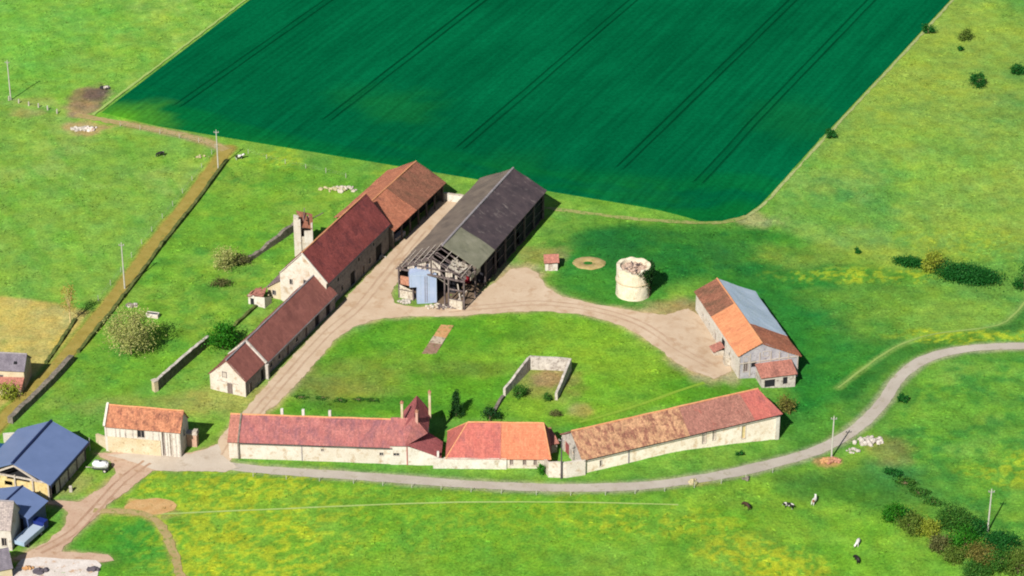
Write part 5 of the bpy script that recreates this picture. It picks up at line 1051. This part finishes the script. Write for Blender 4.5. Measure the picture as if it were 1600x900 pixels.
# brick floor left in the courtyard grass
fp = flat(GP([(689, 508), (709, 509), (681, 554), (659, 553)])); T = thing('foundation_slab', 'strip of old brick floor with a pale patch lying in the courtyard grass', 'foundation', (fp[3].x, fp[3].y, 0))
def slab(name, pts, z, mat, T):
    bm = bmesh.new(); o = T.location; t = [bm.verts.new((p.x-o.x, p.y-o.y, z)) for p in pts]; b_ = [bm.verts.new((p.x-o.x, p.y-o.y, -.3)) for p in pts]
    bm.faces.new(t); 
    for i in range(len(t)): bm.faces.new((t[i], b_[i], b_[(i+1) % len(t)], t[(i+1) % len(t)]))
    bmesh.ops.recalc_face_normals(bm, faces=bm.faces); return obj(name, bm, mat, T)
lp = lambda a, b, t: a.lerp(b, t)
slab('brick_floor', [fp[0], fp[1], lp(fp[1], fp[2], .45), lp(fp[0], fp[3], .4)], .12, rough_mat('floor_brick', S(206, 150, 100), S(226, 176, 124), .9, S(150, 150, 80), 1.2, .52, .64), T)
slab('concrete_floor', [lp(fp[0], fp[3], .4), lp(fp[1], fp[2], .45), lp(fp[1], fp[2], .66), lp(fp[0], fp[3], .62)], .16, rough_mat('pale_floor', S(200, 180, 156), S(222, 204, 180), 1, S(130, 110, 90), 1.6, .5, .64), T)
slab('rubble_floor', [lp(fp[0], fp[3], .62), lp(fp[1], fp[2], .66), fp[2], fp[3]], .11, rough_mat('dark_floor', S(150, 116, 98), S(178, 146, 124), 1, S(120, 130, 70), 1.4, .54, .66), T)
# dried pond: a ring of trodden earth round a green middle
c0 = G(919, 411); bm = bmesh.new(); n = 40; prof = ((.95, .0), (1.3, .18), (2.4, .26), (3.3, .16), (3.75, -.05)); vs = []
for r_, z in prof:
    vs.append([bm.verts.new((c0.x+r_*math.cos(2*math.pi*i/n)*(1+.1*noise.noise((math.cos(6.28*i/n)*2, math.sin(6.28*i/n)*2, r_)))*1.0, c0.y+r_*.78*math.sin(2*math.pi*i/n)*(1+.12*noise.noise((math.cos(6.28*i/n)*2+5, math.sin(6.28*i/n)*2, r_))), z)) for i in range(n)])
for a, b in zip(vs, vs[1:]):
    for i in range(n): bm.faces.new((a[i], a[(i+1) % n], b[(i+1) % n], b[i]))
bmesh.ops.recalc_face_normals(bm, faces=bm.faces)
tag(obj('dried_pond', bm, rough_mat('pond_earth', S(176, 152, 96), S(200, 176, 124), .8, S(130, 140, 70), 1.2, .55, .7), None, True), kind='structure')

# ------------------------------------------------------------------ heaps
def heap(label, px, py, r, mats, n=26, s=.45, cat='heap', sq=.6, name='stone_heap'):
    c = G(px, py); T = thing(name, label, cat, c); q = random.Random(px)
    for k, (nm, mt) in enumerate(mats):
        bm = bmesh.new()
        for i in range(n):
            a, d = q.uniform(0, 6.28), r*q.random()**.6; x, y = d*math.cos(a)+(k-.5*(len(mats)-1))*r*.7, d*math.sin(a)*sq
            rock(bm, (x, y, .1+.35*s*(1-d/r)*2), s*q.uniform(.5, 1.3), i+px)
        o = obj(nm, bm, mt, T); o['kind'] = 'stuff'
    return T
M['wstone'] = rough_mat('white_rubble', S(186, 176, 162), S(224, 216, 204), 1.5, S(170, 150, 130), 2.5, .55, .7)
M['soil'] = rough_mat('orange_soil', S(196, 146, 96), S(220, 170, 120), 1.2)
M['fieldrubble'] = rough_mat('field_rubble', S(200, 184, 140), S(226, 212, 172), 1.2, S(130, 140, 70), 1.4, .5, .62)
heap('heap of whitish stones beside the pale field track at upper left', 132, 202, 2.4, [('white_stones', M['wstone']), ('pinkish_stones', M['concrete'])], 22, .5, sq=.5)
heap('small black and white heap on the bare brown patch at upper left', 165, 138, 1.0, [('black_wrap', M['rubber']), ('white_stones', M['wstone'])], 8, .5)
heap('grassy heap of pale rubble in the grass behind the ruined tower', 531, 296, 3.2, [('rubble', M['fieldrubble']), ('rubble', M['rubble'])], 26, .5, sq=.4)
heap('long heap of white stones beside the road right of the pale roadside pole', 1358, 690, 2.3, [('white_stones', M['wstone']), ('grey_stones', M['greywall'])], 26, .55, sq=.6)
heap('few pale boulders at the left end of the long white stone heap', 1333, 705, 1.2, [('white_stones', M['wstone'])], 10, .5)
heap('heap of orange soil at the foot of the pale roadside pole', 1296, 720, 1.4, [('orange_soil', M['soil']), ('dark_clods', M['brick'])], 18, .5)
heap('pale boulders on the verge below the straw-coloured door of the long barn', 1082, 753, 1.2, [('boulders', M['fieldrubble'])], 9, .45)
heap('small dark stones on the verge right of the pale boulders', 1168, 749, .9, [('stones', M['darkstone'])], 8, .4)
heap('rubble spilled below the fallen front bay of the black barn', 690, 480, 2.3, [('rubble', M['rubble']), ('timber_scraps', M['timber'])], 26, .42, sq=.5)
heap('cream rubble left of the pale blue silo under the broken gable', 632, 472, 1.5, [('rubble', M['wstone'])], 20, .45, sq=.6)
heap('a few pale stones lying in the meadow corner by the olive grass lane', 316, 246, 1.6, [('stones', M['fieldrubble'])], 7, .32)
heap('dark heap of junk behind the large pale willow', 206, 478, 1.0, [('junk', M['darkstone']), ('pale_scraps', M['greywall'])], 9, .5)
heap('clutter of barrels and scrap against the wall of the tall dark-red barn', 590, 402, 1.2, [('scrap', M['timber']), ('pale_scraps', M['greywall'])], 10, .55)
T = thing('water_trough', 'pale concrete water trough in the grass behind the large pale willow', 'trough', G(239, 495), R(-15))
bm = bmesh.new(); box(bm, -1.3, 1.3, -.55, .55, -.2, .75); obj('basin', bm, M['concrete'], T); obj('water', boxm(-1.15, 1.15, -.42, .42, .751, .77), plain('trough_water', (.02, .03, .035), .1, .1, .5), T)
bm = bmesh.new()
for q in ((-1.3, 1.3, -.55, -.42), (-1.3, 1.3, .42, .55), (-1.3, -1.15, -.419, .419), (1.15, 1.3, -.419, .419)): box(bm, *q, .752, .9)
obj('rim', bm, M['concrete'], T)
# concrete yard in the bottom left corner
sheet('concrete_yard', flat(GP([(34, 874), (60, 871), (150, 876), (158, 884), (146, 915), (4, 915)])), M['concrete'], .1, .2)
heap('grey crumpled tarpaulin heap on the concrete yard at the bottom edge', 66, 893, 1.3, [('tarpaulin', M['slate'])], 9, .6, name='tarpaulin_heap')
heap('small dark scrap heap on the right corner of the concrete yard', 146, 892, .9, [('scrap', M['slate'])], 7, .5, name='scrap_heap')
heap('brown earth heap on the concrete yard beside the dark corner shed', 42, 890, 1.3, [('earth', M['soil'])], 10, .5, name='earth_heap')

# ------------------------------------------------------------------ poles, fences
def pole(label, px, py, pt, mat, r=.17, arm=True, name='utility_pole', cat='pole', arot=0):
    c = G(px, py); h = (py-pt)/(px_m(py)*math.cos(PITCH)); T = thing(name, label, cat, c, R(arot))
    bm = bmesh.new(); bar(bm, (0, 0, -.5), (0, 0, h), r, r*.65, 9); obj('shaft', bm, mat, T)
    if arm:
        bm = bmesh.new(); beam(bm, (-.55, 0, h-.45), (.55, 0, h-.45), .1, .12); obj('crossarm', bm, M['capgrey'], T)
        for x in (-.48, 0, .48):
            bm = bmesh.new(); bar(bm, (x, 0, h-.39 if x else h), (x, 0, h-.15 if x else h+.22), .05, .07, 7); obj('insulator', bm, M['white'], T)
    return T
pole('pale concrete pole at the far left edge above the row of white fence posts', 17, 156, 98, M['polewood'])
pole('pale pole at the top corner where the lane meets the dark green field', 341, 263, 206, M['polewood'])
pole('pale pole beside the middle of the olive grass lane, above the large willow', 195, 451, 381, M['polewood'])
pole('pale roadside pole standing on the orange soil heap right of the long barn', 1299, 716, 649, M['polewood'])
pole('pale pole standing in the lower right pasture behind the hedgerow', 1543, 831, 762, M['polewood'])
pole('dark wooden pole in front of the cream yard wall', 877, 748, 683, M['darkpole'])
pole('thin white post beside the far corner of the blue metal-roofed barn', 141, 704, 683, M['polewood'], .08, False, 'white_post', 'post')
def fence(name, label, line, gap, mat, h=1.15, wires=(.5, .95), r=.07):
    T = thing(name, label, 'fence', (line[0].x, line[0].y, 0)); o = T.location; acc = 0; P = [line[0]]
    for a, b in zip(line, line[1:]):
        acc += (b-a).length
        if acc >= gap: P.append(b); acc = 0
    for p in P:
        bm = bmesh.new(); z = H(p.x, p.y); tl = rnd.uniform(-.06, .06); bar(bm, (p.x-o.x, p.y-o.y, z-.3), (p.x-o.x+tl, p.y-o.y, z+h*rnd.uniform(.9, 1.1)), r, r*.85, 6); obj('post', bm, mat, T)
    bm = bmesh.new()
    for w in wires:
        for a, b in zip(P, P[1:]): bar(bm, (a.x-o.x, a.y-o.y, H(a.x, a.y)+w), (b.x-o.x, b.y-o.y, H(b.x, b.y)+w), .012, .012, 3, False)
    obj('wire', bm, M['capgrey'], T); return T
def offs(line, d):
    out = []
    for i, p in enumerate(line):
        t = (line[min(i+1, len(line)-1)]-line[max(0, i-1)]).normalized(); out.append(p+Vector((t.y, -t.x))*d)
    return out
ra = min(range(len(ROAD)), key=lambda i: (ROAD[i]-G(405, 735).xy).length); rb = min(range(len(ROAD)), key=lambda i: (ROAD[i]-G(1230, 720).xy).length)
fence('roadside_fence', 'wire fence on wooden posts along the lower edge of the grey road', offs(ROAD[ra:rb], 2.5), 5.4, M['polewood'])
fence('white_post_fence', 'fence with stout white posts at upper left by the bare brown patch', spline(flat(GP([(14, 157), (45, 165), (72, 171), (100, 181)])), .5), 2.6, M['wstone'], 1.1, (.6,), .2)
fence('lane_fence', 'thin wire fence along the left side of the olive grass lane', [p+Vector((-2.5, .8)) for p in LANE[5:75]], 6, M['polewood'])
fence('track_fence', 'thin wire fence along the pale track below the dark green field', [p+Vector((.3, -1.8)) for p in UPLANE[4:34]], 4.5, M['polewood'])
strip('trodden_path', RTRACK, .45, rough_mat('dry_verge', S(150, 180, 96), S(160, 186, 96), 1.0), .05, .25, 2)
fence('field_fence', 'wire fence along the foot of the dark green field left of the barns', spline(flat(GP([(388, 240), (440, 254), (500, 268), (570, 284)])), .5), 5, M['polewood'])

# ------------------------------------------------------------------ trailers
T = thing('water_tank', 'white water tank on a small trailer beside the blue metal-roofed barn', 'trailer', G(158, 735), R(-8))
bm = bmesh.new(); box(bm, -1.45, 1.45, -.75, .75, .62, 2.0); bmesh.ops.bevel(bm, geom=bm.edges[:], offset=.28, segments=3, affect='EDGES'); obj('tank', bm, plain('white_paint', S(244, 244, 242), .4), T, True)
bm = bmesh.new(); box(bm, -1.5, 1.5, -.5, .5, .48, .61); obj('chassis', bm, M['iron'], T)
bm = bmesh.new(); beam(bm, (-1.5, 0, .54), (-2.9, 0, .5), .1, .1); obj('drawbar', bm, M['greywall'], T)
for sy in (-1, 1):
    bm = bmesh.new(); bar(bm, (.9, sy*.62, .38), (.9, sy*.86, .38), .38, .38, 14); w = obj('wheel', bm, M['rubber'], T); bm = bmesh.new(); bar(bm, (.9, sy*.861, .38), (.9, sy*.88, .38), .2, .2, 10); obj('rim', bm, M['white'], w)
bm = bmesh.new(); bar(bm, (0, 0, 1.98), (0, 0, 2.14), .26, .26, 12); obj('filler_cap', bm, M['iron'], T)
T = thing('flat_trailer', 'long pale blue farm trailer parked on the grass beside the blue-roofed shed', 'trailer', G(48, 843), R(64))
pb = plain('pale_blue_paint', S(176, 200, 222), .4); db = plain('deep_blue_paint', S(34, 52, 130), .45)
obj('bed', boxm(-3.4, 2.6, -1.15, 1.15, .85, 1.05), pb, T); bm = bmesh.new(); box(bm, -3.4, 2.6, -1.2, -1.1, 1.06, 1.75); obj('side_board', bm, pb, T); bm = bmesh.new(); box(bm, -3.4, 2.6, 1.1, 1.2, 1.06, 1.75); obj('side_board', bm, pb, T); obj('tail_board', boxm(-3.5, -3.41, -1.2, 1.2, 1.0, 1.7), pb, T)
obj('head_board', boxm(2.61, 3.9, -1.2, 1.2, .85, 2.3), db, T); obj('load', boxm(-2.9, 2.5, -1.05, 1.05, 1.06, 1.5), R_pblue, T)
for sx in (-2.2, 1.8):
    for sy in (-1, 1):
        bm = bmesh.new(); bar(bm, (sx, sy*.85, .45), (sx, sy*1.1, .45), .45, .45, 14); w = obj('wheel', bm, M['rubber'], T); bm = bmesh.new(); bar(bm, (sx, sy*1.101, .45), (sx, sy*1.12, .45), .22, .22, 10); obj('rim', bm, M['capgrey'], w)
T = thing('blue_cabin', 'small teal-blue cabin with a white base cut by the left edge', 'cabin', G(3, 716), R(-4))
obj('base', boxm(-2.2, 1.7, -1.0, 1.2, -.3, 1.0), M['white'], T); bm = bmesh.new(); box(bm, -2.3, 1.8, -1.1, 1.3, 1.01, 2.3); bmesh.ops.bevel(bm, geom=bm.edges[:], offset=.12, segments=2, affect='EDGES'); cb = obj('body', bm, plain('teal_paint', S(30, 96, 150), .4), T)
obj('window', boxm(.2, 1.2, -1.13, -1.101, 1.4, 2.0), GL, cb); obj('roof', boxm(-2.4, 1.9, -1.2, 1.4, 2.301, 2.4), plain('teal_roof', S(24, 80, 130), .4), T)
T = thing('marker_stone', 'small white stone post on the grass beside the right wall of the blue barn', 'post', G(111, 768)); bm = bmesh.new(); box(bm, -.3, .3, -.25, .25, -.2, 1.2); bmesh.ops.bevel(bm, geom=bm.edges[:], offset=.08, segments=1, affect='EDGES'); obj('stone', bm, M['wstone'], T)

# ------------------------------------------------------------------ cows
def cow_mesh(graze, turn):
    hx = 1.55 if graze else 1.75; V = []; E_ = []; Rr = []
    def add(p, r, par=None):
        V.append(p); Rr.append(r)
        if par is not None: E_.append((par, len(V)-1))
        return len(V)-1
    pel = add((-.75, 0, 1.12), .34); mid = add((-.1, 0, 1.02), .43, pel); ch = add((.6, 0, 1.06), .36, mid)
    nk = add((1.0, turn*.15, 1.05 if graze else 1.3), .22, ch); hb = add((1.25, turn*.3, .62 if graze else 1.5), .17, nk); mz = add((1.4 if graze else 1.65, turn*.4, .22 if graze else 1.28), .1, hb)
    for s in (-1, 1):
        e = add((hb and V[hb][0]-.02, V[hb][1]+s*.26, V[hb][2]+.1), .05, hb)
        a = add((.62, s*.22, .72), .15, ch); a = add((.66, s*.23, .4), .085, a); add((.64, s*.23, .02), .08, a)
        a = add((-.72, s*.24, .78), .2, pel); a = add((-.88, s*.24, .44), .085, a); add((-.8, s*.24, .02), .08, a)
    a = add((-1.12, 0, 1.15), .05, pel); add((-1.2, 0, .5), .045, a); add((-.5, 0, .62), .12, mid)
    me = bpy.data.meshes.new('cow'); me.from_pydata(V, E_, []); bm = bmesh.new(); bm.from_mesh(me); sk = bm.verts.layers.skin.verify()
    for i, v in enumerate(bm.verts): v[sk].radius = (Rr[i], Rr[i]*(.86 if i < 3 else 1)); v[sk].use_root = (i == 0)
    bm.to_mesh(me); bm.free(); o = bpy.data.objects.new('cow', me); COL.objects.link(o); o.modifiers.new('s', 'SKIN'); sd = o.modifiers.new('d', 'SUBSURF'); sd.levels = 1; sd.render_levels = 1
    dg = bpy.context.evaluated_depsgraph_get(); m2 = bpy.data.meshes.new_from_object(o.evaluated_get(dg)); bpy.data.objects.remove(o); m2.polygons.foreach_set('use_smooth', [True]*len(m2.polygons)); return m2
def hide_mat(name, a, b_, t0):
    m, t, b = nodes(name, .7, .15); t.links.new(ramp(t, tex(t, 1.1, 1, .4), (t0-.02, a), (t0+.02, b_)), b.inputs['Base Color']); return m
Wh = S(240, 236, 228); Bk = S(44, 40, 42); Br = S(150, 100, 70)
cows = ((251, 244, 200, 1, Bk, Wh, .58, 'black cow with a white patch grazing alone in the upper left pasture'), (374, 249, 20, 0, Wh, Bk, .46, 'black and white cow where the olive lane meets the dark green field'), (1167, 794, 120, 1, S(84, 62, 50), Bk, .5, 'dark brown cow standing alone below the bend of the road'), (1232, 794, 160, 1, Bk, Wh, .5, 'black and white cow in the lower right meadow, left of the white and brown one'), (1272, 787, 60, 0, Wh, Br, .56, 'white and brown cow nearest the slope in the lower right meadow'), (1340, 852, 250, 1, Wh, S(120, 110, 104), .62, 'whitish cow in the lower right meadow, uphill of the dark one'), (1339, 878, 100, 1, Bk, S(70, 64, 62), .5, 'dark cow in the lower right meadow, nearest the bottom edge'))
for i, (px, py, a_, gz, c1, c2, t0, lb) in enumerate(cows):
    me = cow_mesh(gz, (-1)**i); o = bpy.data.objects.new('cow', me); COL.objects.link(o); me.materials.append(hide_mat('cow_hide', c1, c2, t0)); o.location = G(px, py); o.rotation_euler = (0, 0, R(a_)); o.scale = (.86,)*3
    tag(o, lb, 'cow')
